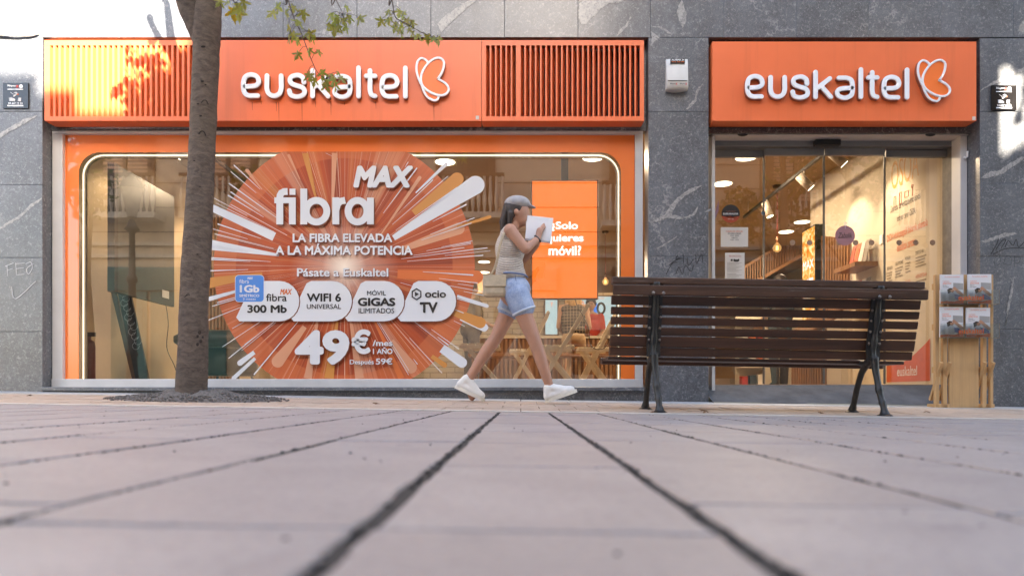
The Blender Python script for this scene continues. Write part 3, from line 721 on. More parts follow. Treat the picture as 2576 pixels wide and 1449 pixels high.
dl_pos = [(2.75, 8.44, 'downlight near the top left corner of the glass door'), (2.77, 9.49, 'downlight behind the left door pane, lower of two in line'), (4.72, 11.6, 'downlight beyond the sliding door seam, higher of the deep pair'), (4.72, 12.3, 'deepest downlight seen above the red cord bulb'),
          (-0.94, 8.6, 'downlight above the white ray at the right of the disc'), (-0.8, 15.1, 'far downlight right of the disc, upper of a close pair'), (-0.87, 16.4, 'far downlight right of the disc, lower of a close pair'), (0.88, 8.45, 'downlight above the hanging orange screen'), (-2.6, 9.4, 'downlight hidden behind the orange disc')]
for x, y, lb in dl_pos:
    t = thing('downlight', (x, y, ZCEIL), 'round lit ' + lb, 'ceiling light', 'recessed ceiling lights in the shop')
    m = MB(); m.lathe([(0.14, 0.0), (0.15, -0.012), (0.125, -0.012)], (x, y, ZCEIL - .001), 24); m.build('trim_ring', MAT['lamp_white'], t)
    m = MB(); m.lathe([(0.0, -0.006), (0.124, -0.006), (0.124, -0.010), (0.0, -0.011)], (x, y, ZCEIL - .001), 24); m.build('lamp_disc', MAT['lamp_glow'], t)
    lamp('downlight_lamp', 'AREA', (x, y, ZCEIL - 0.03), 7.6, size=0.24, parent=t)

def track(x, y0, y1, z, label, spots):
    t = thing('track_light', (x, y0, z), label, 'track light', 'spotlight tracks on the shop ceiling')
    MB().box(x - .018, x + .018, y0, y1, z, z + .035).build('rail', MAT['black'], t)
    rods = MB()
    for yy in (y0 + .2, y1 - .2): rods.tube([(x, yy, z + .03), (x, yy, ZCEIL)], .006)
    rods.build('hanger', MAT['lamp_white'], t)
    for (yy, ax, az) in spots:
        hd = Vector((x, yy, z - .12)); dr = Vector((ax, -0.15, az)).normalized()
        m = MB(); m.tube([(x, yy, z), (x, yy, z - .1)], .012); m.tube([hd - dr * .09, hd + dr * .12], .052, 16)
        o = m.build('spotlight', MAT['lamp_white'], t)
        q = MB(); q.tube([hd + dr * .1205, hd + dr * .122], .045, 16); q.build('lens', MAT['lamp_glow'], o)
        lamp('spot_lamp', 'SPOT', hd + dr * .14, 7, hd + dr * 2, spot=75, parent=t)
track(3.42, 6.9, 10.6, 2.80, 'black spotlight track with white heads behind the glass door', [(7.5, 0.75, -0.8), (8.35, 0.7, -0.8), (9.6, 0.3, -1.0)])
track(-3.55, 7.0, 10.5, 2.82, 'black spotlight track behind the window right of the tree', [(7.3, -0.7, -0.9), (8.9, -0.6, -1.0)])
track(2.1, 12.5, 15.5, 1.95, 'far spotlight track seen low behind the paper notices on the door', [(13.2, 0.3, -0.8)])

def pendant(px, pyc, pyb, d, label):
    x, zc, zb = X(px, d), ZCEIL, Z(pyb, d)
    t = thing('pendant_lamp', (x, d, zc), label, 'pendant lamp', 'bare bulbs on red cords')
    MB().lathe([(0.0, 0.0), (.06, 0.0), (.055, -.03), (0, -.032)], (x, d, zc - .001)).build('ceiling_rose', plain('rose_bronze', (.06, .03, .015), .5), t)
    MB().tube([(x, d, zc - .02), (x, d, zb + .14)], .004, 6).build('cord', plain('red_cord', (.35, .03, .015), .6), t)
    MB().tube([(x, d, zb + .15), (x, d, zb + .065)], [.014, .019], 12).build('socket', plain('socket_copper', (.12, .05, .02), .4), t)
    m = MB(); m.lathe([(.018, .075), (.022, .06), (.05, .03), (.06, 0), (.05, -.033), (.025, -.056), (0.0, -.06)], (x, d, zb), 20)
    b = m.build('bulb', MAT['bulb_glass'], t)
    m = MB()
    for k in range(4): m.tube([(x + (k - 1.5) * .007, d, zb + .03), (x + (k - 1.5) * .009, d, zb - .03)], .0022, 5)
    m.build('filament', MAT['filament'], b)
    lamp('bulb_lamp', 'POINT', (x, d, zb), 1.0, size=.05, parent=t)
tb = NT('bulb_glass'); a_ = tb.n('ShaderNodeBsdfTransparent'); a_.inputs[0].default_value = (1.0, .78, .5, 1); b_ = tb.n('ShaderNodeEmission'); b_.inputs[0].default_value = (1, .55, .2, 1); b_.inputs[1].default_value = .13
c_ = tb.n('ShaderNodeMixShader'); c_.inputs[0].default_value = .6; tb.l(a_.outputs[0], c_.inputs[1]); tb.l(b_.outputs[0], c_.inputs[2]); tb.l(c_.outputs[0], tb.out.inputs[0]); MAT['bulb_glass'] = tb.m
pendant(1955, 466, 624, 9.6, 'round filament bulb on a red cord behind the glass door')
pendant(1523, 582, 709, 12.3, 'round filament bulb on a red cord beside the hanging orange screen')

# hanging advertising screen in the window
MAT['screen_orange'] = emit('screen_orange', (1.0, 0.20, 0.022), 0.165)
d = 6.66
s = thing('hanging_screen', (X(1421, d), d, ZCEIL), 'upright black framed screen showing an orange question advert, hung in the window', 'screen')
MB().box(X(1336, d), X(1505, d), d, d + .05, Z(753, d), Z(453, d)).build('frame', MAT['black'], s, bev=.003)
MB().flat([(X(1339, d), Z(750, d)), (X(1502, d), Z(750, d)), (X(1502, d), Z(456, d)), (X(1339, d), Z(456, d))], d - .002).build('display', MAT['screen_orange'], s)
MB().box(X(1412, d), X(1430, d), d + .02, d + .055, Z(453, d), ZCEIL).build('pole', MAT['black'], s)
MAT['screen_white'] = emit('screen_white', (1, .96, .92), 0.27)
for body, a, b, c, e in (('¿Solo', 1387, 1454, 582, 558), ('quieres', 1374, 1468, 614, 590), ('móvil?', 1380, 1462, 643, 618)):
    lettering(body, X(a, d), X(b, d), Z(c, d), Z(e, d), d - .004, MAT['screen_white'], s, bold=0.028)
MB().tube(spline([(X(1440, 7), 6.72, Z(752, 7)), (X(1446, 7), 6.75, Z(775, 7)), (X(1462, 7), 6.8, Z(800, 7)), (X(1476, 7), 6.8, Z(830, 7)), (X(1478, 7), 6.8, Z(862, 7)), (X(1490, 7), 6.8, Z(880, 7)), (X(1515, 7), 6.8, Z(878, 7)), (X(1532, 7), 6.8, Z(850, 7)), (X(1545, 7), 6.8, Z(840, 7))]), .004, 6).build('cable', MAT['black'], s)

# big screen hung sideways on the left, its edge towards the street
s = thing('side_screen', (-3.77, 6.9, 1.05), 'large grey panel hung edge on in the left of the window', 'screen')
MB().box(-3.79, -3.745, 6.42, 7.48, 1.05, 2.24).build('panel', plain('screen_grey', (.085, .078, .07), .3), s, bev=.004)
MB().box(-3.80, -3.735, 6.36, 6.418, 1.05, 2.24).build('edge_strip', plain('edge_brown', (.05, .03, .025), .4), s)
MB().box(-3.744, -3.742, 7.22, 7.36, 1.12, 1.2).build('label', MAT['white_face'], s)
MB().tube(spline([(-3.745, 7.3, 1.05), (-3.72, 7.3, .85), (-3.735, 7.3, .6), (-3.66, 7.3, .42), (-3.62, 7.3, .3)]), .004, 6).build('cable', MAT['black'], s)
s = thing('leaning_board', (X(365, 6.7), 6.7, ZF), 'dark chalk banner leaning over in the left of the window', 'board')
MB().bar((X(366, 6.66), 6.62, ZF + .03), (X(282, 6.66), 6.75, Z(650, 6.66)), .125, .02, (0, 1, .1)).build('board', plain('chalk_black', (.018, .02, .023), .5, .5, 40), s)
MB().bar((X(346, 6.68), 6.645, ZF + .03), (X(262, 6.68), 6.775, Z(690, 6.66)), .045, .02, (0, 1, .1)).build('batten', plain('brown_batten', (.13, .07, .04), .5), s)
mm = MB()
for k in range(16):
    px, py = 292 + 3.2 * k + (k % 3) * 4, 690 + k * 12
    stroke(mm, [(X(px + 9 * math.cos(a), 6.6), Z(py + 9 * math.sin(a), 6.6)) for a in [j * .7 for j in range(8)]], .0018, 6.606 + .002 * k * .2, 6.606 + .002 * k * .2)
mm.build('doodle', MAT['chalk'], s)
s = thing('fire_extinguisher', (X(220, 6.6), 6.62, ZF), 'dark red fire extinguisher on the floor behind the left edge of the window', 'extinguisher')
x = X(221, 6.6)
MB().lathe([(0, 0), (.052, 0), (.055, .02), (.055, .36), (.045, .41), (.018, .43), (.018, .46), (0, .46)], (x, 6.62, ZF)).build('cylinder', plain('dark_red', (.12, .012, .01), .35), s)
MB().box(x - .012, x + .06, 6.61, 6.63, ZF + .46, ZF + .50).build('handle', MAT['black'], s)
s = thing('armchair', (X(570, 8), 8, ZF), 'black padded tub armchair behind the lower left of the orange disc', 'armchair')
x = X(572, 8)
MB().lathe([(0, .12), (.30, .12), (.33, .2), (.33, .42), (.28, .46), (0, .46)], (x, 8, ZF), 24).build('seat', MAT['black'], s)
m = MB()
for sg in (0, 1):
    pass
m.tube([(x + .36 * math.cos(a), 8 - .36 * math.sin(a), ZF + .52) for a in [R(-40 + 26 * k) for k in range(11)]], [.10] * 11, 10, True, 2.2); m.build('backrest', MAT['black'], s)
for sx in (-1, 1):
    for sy in (-1, 1): MB().tube([(x + sx * .2, 8 + sy * .2, ZF + .12), (x + sx * .24, 8 + sy * .24, ZF)], .014).build('leg', MAT['black'], s)

MAT['slat_wood'] = wood('slat_wood', (0.26, 0.12, 0.045), 2)
MAT['pine'] = wood('pine', (0.54, 0.33, 0.15), 2, 0.5, 1.0, 0.16)
MAT['white_wood'] = wood('whitened_beech', (0.78, 0.69, 0.55), 2, 0.5, 1.0, 0.1)
s = thing('wall_cladding', (WX0, 9.6, ZF), 'brown vertical slat panel on the wall between the tree and the disc', 'wall panel')
for k in range(14): MB().box(WX0 + .002, WX0 + .05, 8.9 + k * .11, 8.95 + k * .11, ZF + .02, 2.7).build('slat', MAT['slat_wood'], s)

# folding chairs
def folding_chair(label, px0, px1, py, d, flip=1):
    t = thing('folding_chair', (X((px0 + px1) / 2, d), d, ZF), label, 'folding chair', 'white wooden folding chairs in the shop')
    x0, x1 = X(px0, d), X(px1, d); zs = Z(py, d); wdt = .38; L = x1 - x0
    if flip < 0: x0, x1 = x1, x0
    lift = (zs - ZF)
    for k in range(5):
        xx = x0 + (x1 - x0) * (k + .5) / 5
        MB().box(min(xx - L * .085, xx + L * .085), max(xx - L * .085, xx + L * .085), d - wdt / 2, d + wdt / 2, zs - .012, zs + .006).build('seat_slat', MAT['white_wood'], t)
    for sy in (-1, 1):
        y = d + sy * (wdt / 2 + .014)
        MB().bar((x0, y, zs - .03), (x1, y, zs - .03), .022, .035, (0, 0, 1)).build('seat_rail', MAT['white_wood'], t, bev=.004)
        # one leg runs from the back of the floor up past the seat to become the backrest post
        f0 = (x0 + (x1 - x0) * .05, y + sy * .02, ZF); top = (x1 + (x1 - x0) * .38, y + sy * .02, zs + lift * 1.0)
        MB().bar(f0, top, .022, .042, (0, 0, 1)).build('back_leg', MAT['white_wood'], t, bev=.004)
        MB().bar((x0 + (x1 - x0) * .16, y - sy * .01, zs - .03), (x1 + (x1 - x0) * .02, y - sy * .01, ZF), .022, .042, (0, 0, 1)).build('front_leg', MAT['white_wood'], t, bev=.004)
    for fz in (.86, .98):
        xx = x0 + (x1 - x0) * (.05 + 1.33 * (.5 + fz / 2)); zz = ZF + (zs + lift - ZF) * (.5 + fz / 2)
        MB().box(xx - .008, xx + .008, d - wdt / 2 - .03, d + wdt / 2 + .03, zz - .03, zz + .02).build('back_slat', MAT['white_wood'], t)
    return t
folding_chair('pale folding chair between the disc and the walker', 1161, 1258, 868, 7.3)
folding_chair('pale folding chair seen through the stride of the walker', 1282, 1352, 881, 8.4)
folding_chair('pale folding chair with tall back right of the walker', 1352, 1442, 871, 7.6)
folding_chair('pale folding chair nearest the left end of the bench', 1452, 1528, 876, 8.2)
s = thing('low_table', (X(1420, 9.6), 9.6, ZF), 'long low orange brown wooden table behind the folding chairs', 'table')
zt_ = ZF + .46
MB().box(X(1180, 9.6), X(1560, 9.6), 9.35, 9.85, zt_ - .04, zt_).build('table_top', MAT['slat_wood'], s, bev=.004)
for px in (1195, 1330, 1470, 1550):
    for yy in (9.4, 9.8): MB().box(X(px, 9.6) - .03, X(px, 9.6) + .03, yy - .03, yy + .03, ZF, zt_ - .041).build('leg', MAT['slat_wood'], s)
# white brick partition with two poster screens, counter in front
def brick_mat():
    t = NT('white_brick'); b = t.n('ShaderNodeTexBrick'); b.inputs['Scale'].default_value = 1.0
    b.inputs['Color1'].default_value = (.62, .56, .46, 1); b.inputs['Color2'].default_value = (.56, .5, .41, 1); b.inputs['Mortar'].default_value = (.36, .31, .25, 1)
    b.inputs['Brick Width'].default_value = .3; b.inputs['Row Height'].default_value = .1; b.inputs['Mortar Size'].default_value = .008
    tc = t.n('ShaderNodeTexCoord'); sp = t.n('ShaderNodeSeparateXYZ'); cb = t.n('ShaderNodeCombineXYZ')
    t.l(tc.outputs['Object'], sp.inputs[0]); t.l(sp.outputs[0], cb.inputs[0]); t.l(sp.outputs[2], cb.inputs[1]); t.l(cb.outputs[0], b.inputs['Vector'])
    t.bsdf(b.outputs['Color'], .6, bump=b.outputs['Fac'], bstr=-.4, bdist=.01); return t.m
d = 12.6
s = tag(MB().box(X(1040, d), X(1600, d), d, d + .12, ZF, 1.95).build('partition_wall', brick_mat()), kind='structure')
m_scr = emit('poster_glow', (.66, .85, .88), .11)
for (a, b, lb) in ((1372, 1402, 'narrow pale lit poster screen left of the customer'), (1424, 1562, 'wide pale blue lit poster screen showing a phone and a watch')):
    dd = d - .06
    t = thing('poster_screen', (X((a + b) / 2, dd), dd, Z(842, dd)), lb, 'screen', 'lit poster screens on the brick partition')
    MB().box(X(a - 4, dd), X(b + 4, dd), dd, dd + .055, Z(846, dd), Z(742, dd)).build('frame', plain('frame_brown', (.16, .10, .06), .5), t)
    MB().flat([(X(a, dd), Z(841, dd)), (X(b, dd), Z(841, dd)), (X(b, dd), Z(746, dd)), (X(a, dd), Z(746, dd))], dd - .002).build('display', m_scr, t)
    om = emit('poster_orange', (1, .22, .03), .16)
    if b > 1500:
        lettering('REGALO', X(1428, dd), X(1470, dd), Z(772, dd), Z(758, dd), dd - .004, om, t, bold=.04)
        MB().box(X(1481, dd), X(1502, dd), dd - .012, dd - .003, Z(829, dd), Z(762, dd)).build('phone', emit('phone_blue', (.05, .22, .75), .16), t, bev=.003)
        m = MB(); stroke(m, [(X(1512 + 9 * math.cos(a), dd), Z(776 + 13 * math.sin(a), dd)) for a in [k * math.pi / 8 for k in range(16)]], .02, dd - .012, dd - .003, closed=True); m.build('watch', MAT['black'], t)
        lettering('euskaltel', X(1505, dd), X(1520, dd), Z(752, dd), Z(748, dd), dd - .004, om, t)
    else: lettering('Y', X(1385, dd), X(1391, dd), Z(772, dd), Z(760, dd), dd - .004, om, t, bold=.04)
d = 11.4
s = thing('counter', (X(1440, d), d, ZF), 'wood slatted counter behind the customer in the plaid vest', 'counter')
MB().box(X(1200, d), X(1640, d), d, d + .5, ZF + .83, ZF + .87).build('counter_top', MAT['in_wall'], s)
for k in range(40): MB().box(X(1204 + 11 * k, d), X(1210 + 11 * k, d), d + .02, d + .06, ZF, ZF + .829).build('slat', MAT['slat_wood'], s)
MB().box(X(1202, d), X(1638, d), d + .07, d + .46, ZF, ZF + .828).build('body', plain('counter_body', (.25, .12, .05), .6), s)

# right hand wall: printed text, wedge, switch, shelf, slatted seat, light box
def wallmap(u, v): return (WX1 - .003, 8 - u, v)     # u runs from deep in the shop towards the door
mdk, mor, mgr = plain('print_dark', (.03, .025, .02), .5), plain('print_orange', (.62, .12, .03), .5), plain('print_grey', (.22, .18, .14), .5)
MAT['print_dark'], MAT['print_orange'], MAT['print_grey'] = mdk, mor, mgr
def U(px): return 8 - WX1 * F / (px - CX)
def wtxt(body, p0, p1, zc, h, mat, bold=0): return lettering(body, U(p0), U(p1), zc - h / 2, zc + h / 2, 0, mat, sw, place=wallmap, bold=bold)
wtxt('OSOA', 2243, 2312, 2.46, .30, plain('print_gold', (.5, .24, .05), .5), 0.02)
for k, p in enumerate((2252, 2266, 2281, 2296)):
    m = MB(); u = U(p); z = 2.17 + .01 * k; sh = [[(0, .06), (.02, .05), (.02, -.05), (-.02, -.05), (-.02, .05), (0, .06)], [(-.02, .06), (.02, .06), (.02, -.06), (-.02, -.06), (-.02, .06)], [(-.035, .03), (.035, .03), (.035, -.03), (-.035, -.03), (-.035, .03)], [(0, -.06), (0, .02), (.015, .05), (-.012, .06), (-.015, .02)]][k]
    for a, b in zip(sh, sh[1:]): m.bar(wallmap(u + a[0], z + a[1]), wallmap(u + b[0], z + b[1]), .004, .004)
    m.build('icon', mor, sw)
wtxt('Disfruta de ventajas exclusivas', 2241, 2316, 2.10, .10, mdk); wtxt('solo por tener OSOA.', 2257, 2304, 1.97, .09, mdk, .01)
wtxt('OSOA edukitzeagatik bakarrik, abantaila', 2231, 2334, 1.80, .10, mor); wtxt('esklusiboak zuretzat.', 2257, 2304, 1.67, .09, mor)
for k, (p0, p1, z, a, b) in enumerate(((2231, 2246, 1.48, 'OFERTA FLEXIBLE', 'ZUNTZ NEURRIRA'), (2252, 2272, 1.50, 'WIFI 6 OPCIONET', 'WIFI-6 OPCIONEAN'), (2278, 2291, 1.52, 'WIFI KALEAN', 'WIFI-A KALEAN'), (2304, 2332, 1.54, 'DISCO 4K', '4K DESKODETZAILEA'))):
    wtxt(a, p0, p1 - (8 if k == 3 else 0), z, .035, mdk, .02); wtxt(b, p0, p1, z - .24, .035, mor, .02)
    m = MB()
    for q in range(4):
        for z2 in (z - .05, z - .29):
            m.bar(wallmap(U(p0), z2 - q * .03), wallmap(U(p0) + (U(p1) - U(p0)) * (.95 - .12 * (q % 3)), z2 - q * .03), .003, .008)
    m.build('small_print', mgr, sw)
m = MB(); top = spline([Vector((U(2231), .42, 0)), Vector((U(2280), .46, 0)), Vector((U(2320), .58, 0)), Vector((U(2341), .66, 0))], 5)
pts = [(U(2231), .24), (U(2341), .24)] + [(p.x, p.y) for p in reversed(top)]
m.add([wallmap(a, b) for a, b in pts], [tuple(range(len(pts)))]); m.build('wedge_print', plain('print_red_orange', (.55, .085, .02), .5), sw)
lettering('euskaltel', U(2258), U(2308), .30, .40, 0, MAT['white_face'], sw, place=lambda u, v: (WX1 - .005, 8 - u, v))
MB().box(WX1 - .012, WX1 - .001, 8 - U(2222), 8 - U(2215), 1.78, 1.88).build('light_switch', MAT['white_face'], sw)
MB().box(WX1 - .012, WX1 - .001, 6.66, 6.72, .98, 1.06).build('light_switch', MAT['white_face'], sw)
s = thing('wall_shelf', (WX1, 8, 1.4), 'wooden wall shelf with leaflets behind the glass door', 'shelf')
for z in (1.55, 1.12): MB().box(WX1 - .26, WX1 - .002, 7.78, 8.3, z, z + .05).build('shelf_board', MAT['slat_wood'], s)
for z in (1.605, 1.175):
    for k in range(4):
        t = MB().bar((WX1 - .12, 7.86 + k * .11, z), (WX1 - .06, 7.86 + k * .11, z + .26), .09, .006, (1, 0, 0))
        tag(t.build('leaflet', [MAT['print_grey'], plain('leaflet_white', (.6, .55, .5), .5), mor, plain('leaflet_red', (.4, .07, .03), .5)][k]), '%s leaflet leaning on the %s board of the wall shelf behind the door' % (('grey', 'white', 'orange', 'red')[k], 'upper' if z > 1.5 else 'lower'), 'leaflet', 'leaflets on the wall shelf')
s = thing('curved_wooden_bench', (WX1, 8.7, ZF), 'curved wooden slat seat flowing down from the wall behind the sliding doors', 'seat')
for k in range(14):
    y = 8.42 + k * .075
    pts = [(WX1 - .03, y, 2.0 + .02 * k), (WX1 - .035, y, 1.45), (WX1 - .07, y, 1.22), (WX1 - .18, y, 1.05), (WX1 - .36, y, .93), (WX1 - .5, y, .86)]
    m = MB(); P = spline(pts, 4)
    for a, b in zip(P, P[1:]): m.bar(a, b, .03, .03, (0, 1, 0))
    m.build('slat', MAT['slat_wood'], s)
    MB().box(WX1 - .34, WX1 - .30, y - .012, y + .012, ZF, .91).build('slat', MAT['slat_wood'], s)
s = thing('light_box', (3.9, 9.35, ZF), 'lit orange advertising light box with white words, left of the sliding door seam', 'light box')
MB().box(3.9, 4.015, 9.16, 9.58, .3, 2.36).build('frame', MAT['black'], s)
tl = NT('lightbox_print'); v = tl.coord((3, 3, 3)); nz = tl.noise(v, 3, 3, .6, 2.0)
e = tl.n('ShaderNodeEmission'); tl.l(tl.ramp(nz, [(.35, (.75, .14, .01)), (.5, (1, .4, .05)), (.62, (1, .8, .4))]), e.inputs[0]); e.inputs[1].default_value = .2; tl.l(e.outputs[0], tl.out.inputs[0])
MB().add([(3.897, 9.17, .32), (3.897, 9.57, .32), (3.897, 9.57, 2.34), (3.897, 9.17, 2.34)], [(0, 3, 2, 1)]).build('display', tl.m, s)
for body, za, zb in (('MAX', 1.80, 1.92), ('zuntza', 1.50, 1.70), ('zuntza potentzia', 1.38, 1.44), ('maximoan', 1.29, 1.35), ('Etorri Euskaltelera', 1.05, 1.10), ('39,90', .84, .98)):
    lettering(body, 0.02, .36, za, zb, 0, MAT['screen_white'], s, bold=.02, place=lambda u, v: (3.894, 9.56 - u, v))
# reception desk and stair rail deep in the shop
d = 11.2
s = thing('reception_desk', (X(1990, d), d, ZF), 'pale panelled reception desk seen under and through the bench', 'desk')
for k in range(5): MB().box(X(1925 + 40 * k, d) + .003, X(1965 + 40 * k, d) - .003, d, d + .03, ZF, ZF + 1.0).build('panel', MAT['in_wall'], s)
MB().box(X(1925, d), X(2125, d), d - .03, d + .6, ZF + 1.001, ZF + 1.04).build('desk_top', MAT['slat_wood'], s)
d = 13.5
s = thing('stair_rail', (X(1960, d), d, ZF), 'dark slatted stair rail rising to the right deep behind the door', 'railing')
for k in range(34):
    f = k / 33; px = 1830 + 210 * f
    za, zb = Z(748 - 120 * f, d), Z(700 - 128 * f, d)
    MB().box(X(px, d) - .012, X(px, d) + .012, d, d + .04, za, zb).build('slat', MAT['slat_wood'], s)
MB().bar((X(1828, d), d + .02, Z(699, d)), (X(2042, d), d + .02, Z(570, d)), .05, .05).build('handrail', MAT['slat_wood'], s)
MB().bar((X(1828, d), d + .02, Z(750, d)), (X(2042, d), d + .02, Z(628, d)), .06, .06).build('stringer', MAT['slat_wood'], s)
d = 12
s = thing('bookcase', (X(2150, d), d, ZF), 'tall shelf unit of red and orange boxes deep behind the bench back', 'shelf unit')
for k in range(4): MB().box(X(1900, d), X(2160, d), d + .8, d + 1.1, ZF + .4 * k, ZF + .4 * k + .03).build('shelf_board', MAT['in_wall'], s)
MB().box(X(1900, d), X(2160, d), d + 1.1, d + 1.13, ZF, ZF + 1.5).build('back_panel', MAT['in_wall'], s)
cl = [plain('pack_red', (.35, .03, .02), .5), plain('pack_orange', (.6, .13, .02), .5), plain('pack_white', (.6, .55, .5), .5), plain('pack_dark', (.04, .04, .05), .5)]
for k in range(3):
    for j in range(12):
        x = X(1906, d) + j * .15
        q = (j * 7 + k * 3) % 4; tag(MB().box(x, x + .11, d + .85, d + 1.0, ZF + .4 * k + .032, ZF + .4 * k + .24 + .02 * (j % 3)).build('product_box', cl[q]), 'small %s product box on the %s board of the deep shelf unit' % (('red', 'orange', 'white', 'black')[q], ('lowest', 'middle', 'top')[k]), 'box', '%s boxes on the %s board of the deep shelf unit' % (('red', 'orange', 'white', 'black')[q], ('lowest', 'middle', 'top')[k]))

# ------------------------------------------------------------------ stickers on the outside of the glass
def film(name, c, rough=.45):
    t = NT(name); t.bsdf(c, rough, Coat_Weight=1.0, Coat_Roughness=.02, Coat_IOR=1.45); return t.m
F_white, F_shadow, F_black, F_blue = film('film_white', (.66, .68, .71)), film('film_brown', (.16, .04, .015)), film('film_black', (.012, .012, .013)), film('film_blue', (.055, .22, .62))
F_mustard, F_pale, F_orange = film('film_mustard', (.58, .24, .05)), film('film_pale', (.64, .30, .17)), film('film_orange', (.64, .15, .035))
def disc_mat():
    t = NT('burst_print'); tc = t.n('ShaderNodeTexCoord'); sp = t.n('ShaderNodeSeparateXYZ'); t.l(tc.outputs['Object'], sp.inputs[0])
    ang = t.math('ARCTAN2', sp.outputs[0], sp.outputs[2])
    def n1(scale, det, off):
        nd = t.n('ShaderNodeTexNoise', noise_dimensions='1D'); nd.inputs['Scale'].default_value = scale; nd.inputs['Detail'].default_value = det; nd.inputs['Roughness'].default_value = .7
        t.l(t.math('ADD', ang, off), nd.inputs['W']); return nd.outputs['Fac']
    ln = t.n('ShaderNodeVectorMath', operation='LENGTH'); t.l(tc.outputs['Object'], ln.inputs[0]); r = ln.outputs['Value']
    col = t.ramp(n1(5, 6, 3), [(.3, (.24, .030, .006)), (.45, (.40, .056, .009)), (.6, (.48, .085, .014)), (.74, (.54, .15, .045))])
    col = t.mix(t.ramp(n1(2.4, 2, 11), [(.64, 0.), (.68, .5)]), col, (.55, .20, .035))
    col = t.mix(t.ramp(n1(3.1, 1, 23), [(.66, 0.), (.70, .55)]), col, (.62, .30, .19))
    col = t.mix(t.ramp(n1(34, 4, 5), [(.60, 0.), (.70, .6)]), col, (.66, .34, .20))
    col = t.mix(t.ramp(n1(55, 3, 51), [(.655, 0.), (.68, .85)]), col, (.80, .62, .48)); col = t.mix(t.ramp(n1(48, 3, 81), [(.34, .55), (.42, 0.)]), col, (.20, .022, .005))
    col = t.mix(t.ramp(r, [(.0, 1.), (.06, .8), (.20, .25), (.5, .0)]), col, (.92, .80, .66))
    rim = t.ramp(r, [(.975, 0.), (.985, .5)]); col = t.mix(rim, col, (.62, .16, .05))
    t.bsdf(col, .5, Coat_Weight=1.0, Coat_Roughness=.02, Coat_IOR=1.48); return t.m
YG = DG - .006
st = thing('window_sticker', (X(866, YG), YG, Z(671, YG)), 'huge round orange starburst sticker advertising fast internet on the shop window', 'sticker')
cx, cz, rad = X(866.5, YG), Z(671, YG), 328.5 / F * YG
ztop, zbot = Z(382, YG), Z(954.5, YG)
pts = []
for k in range(180):
    a = 2 * math.pi * k / 180; pts.append((rad * math.cos(a), min(max(rad * math.sin(a), zbot - cz), ztop - cz)))
m = MB(); m.add([(0, 0, 0)] + [(a, 0, b) for a, b in pts], [(0, k + 1, (k + 1) % 180 + 1) for k in range(180)])
disc = m.build('disc', disc_mat()); disc.parent = st
lay = [0]
def L():
    lay[0] += 1; return YG - .0004 - .00022 * lay[0]
def ray(p0, p1, w0, w1, mat, r0=False, r1=True):
    """a tapering bar of film from p0 to p1 (picture measures) with a rounded outer end"""
    a, b = Vector((X(p0[0], YG), Z(p0[1], YG))), Vector((X(p1[0], YG), Z(p1[1], YG))); k_ = YG / F / 2
    t = (b - a).normalized(); n_ = Vector((-t.y, t.x)); w0 *= k_; w1 *= k_
    pts = [a - n_ * w0, b - n_ * w1]
    if r1: pts = [a - n_ * w0] + [b - n_ * w1 * math.cos(math.pi * q / 10) + t * w1 * math.sin(math.pi * q / 10) for q in range(11)]
    else: pts += [b + n_ * w1]
    pts.append(a + n_ * w0)
    return MB().flat([(p.x, min(max(p.y, zbot), Z(386, YG))) for p in pts], L()).build('ray', mat, st)
ray((1040, 536), (1150, 451), 16, 33, F_mustard)
ray((990, 599), (1196, 466), 14, 46, F_white); ray((1005, 630), (1154, 575), 12, 30, F_pale)
ray((690, 596), (531, 522), 22, 18, F_white); ray((702, 642), (529, 616), 6, 26, F_white); ray((660, 690), (500, 716), 8, 30, F_mustard)
ray((1000, 690), (1199, 697), 22, 33, F_orange); ray((767, 822), (699, 909), 12, 31, F_pale)
ray((640, 886), (604, 913), 10, 14, F_white); ray((642, 901), (588, 951), 8, 10, F_white); ray((984, 858), (1034, 924), 14, 30, F_pale)
ray((1112, 876), (1162, 912), 22, 26, F_white); ray((1160, 798), (1218, 824), 16, 20, F_white); ray((1080, 760), (1208, 812), 8, 28, F_mustard); ray((1086, 896), (1118, 918), 10, 13, F_mustard)
ray((640, 720), (528, 752), 4, 11, F_white); ray((1150, 745), (1225, 770), 7, 9, F_white); ray((850, 400), (820, 386), 0.5, 1, F_white)
ray((660, 478), (622, 430), 2, 9, F_pale); ray((755, 452), (727, 392), 2, 7, F_pale); ray((1046, 486), (1122, 414), 3, 9, F_white); ray((952, 600), (1056, 448), 3, 9, F_pale); ray((1150, 572), (1232, 546), 6, 8, F_mustard)
ray((835, 560), (842, 386), 3, 14, F_pale, r1=False); ray((800, 520), (768, 386), 3, 16, F_mustard, r1=False); ray((850, 800), (828, 952), 5, 24, F_mustard, r1=False); ray((880, 790), (905, 952), 4, 22, F_pale, r1=False); ray((800, 800), (775, 952), 5, 20, F_pale, r1=False); ray((930, 780), (1010, 952), 3, 16, F_orange, r1=False)
rq = random.Random(12)
for k in range(96):
    a = rq.uniform(0, 2 * math.pi); r0 = rq.uniform(.35, .95) * 328; r1 = rq.uniform(1.0, 1.14) * 328 * (1 if k % 2 else .93)
    p0, p1 = (866 + r0 * math.cos(a), 671 - r0 * math.sin(a)), (866 + r1 * math.cos(a), 671 - r1 * math.sin(a))
    if not (388 < p1[1] < 954 and 388 < p0[1] < 954): continue
    ray(p0, p1, .8, rq.choice((1.2, 1.6, 2.2, 3.2)), F_white)
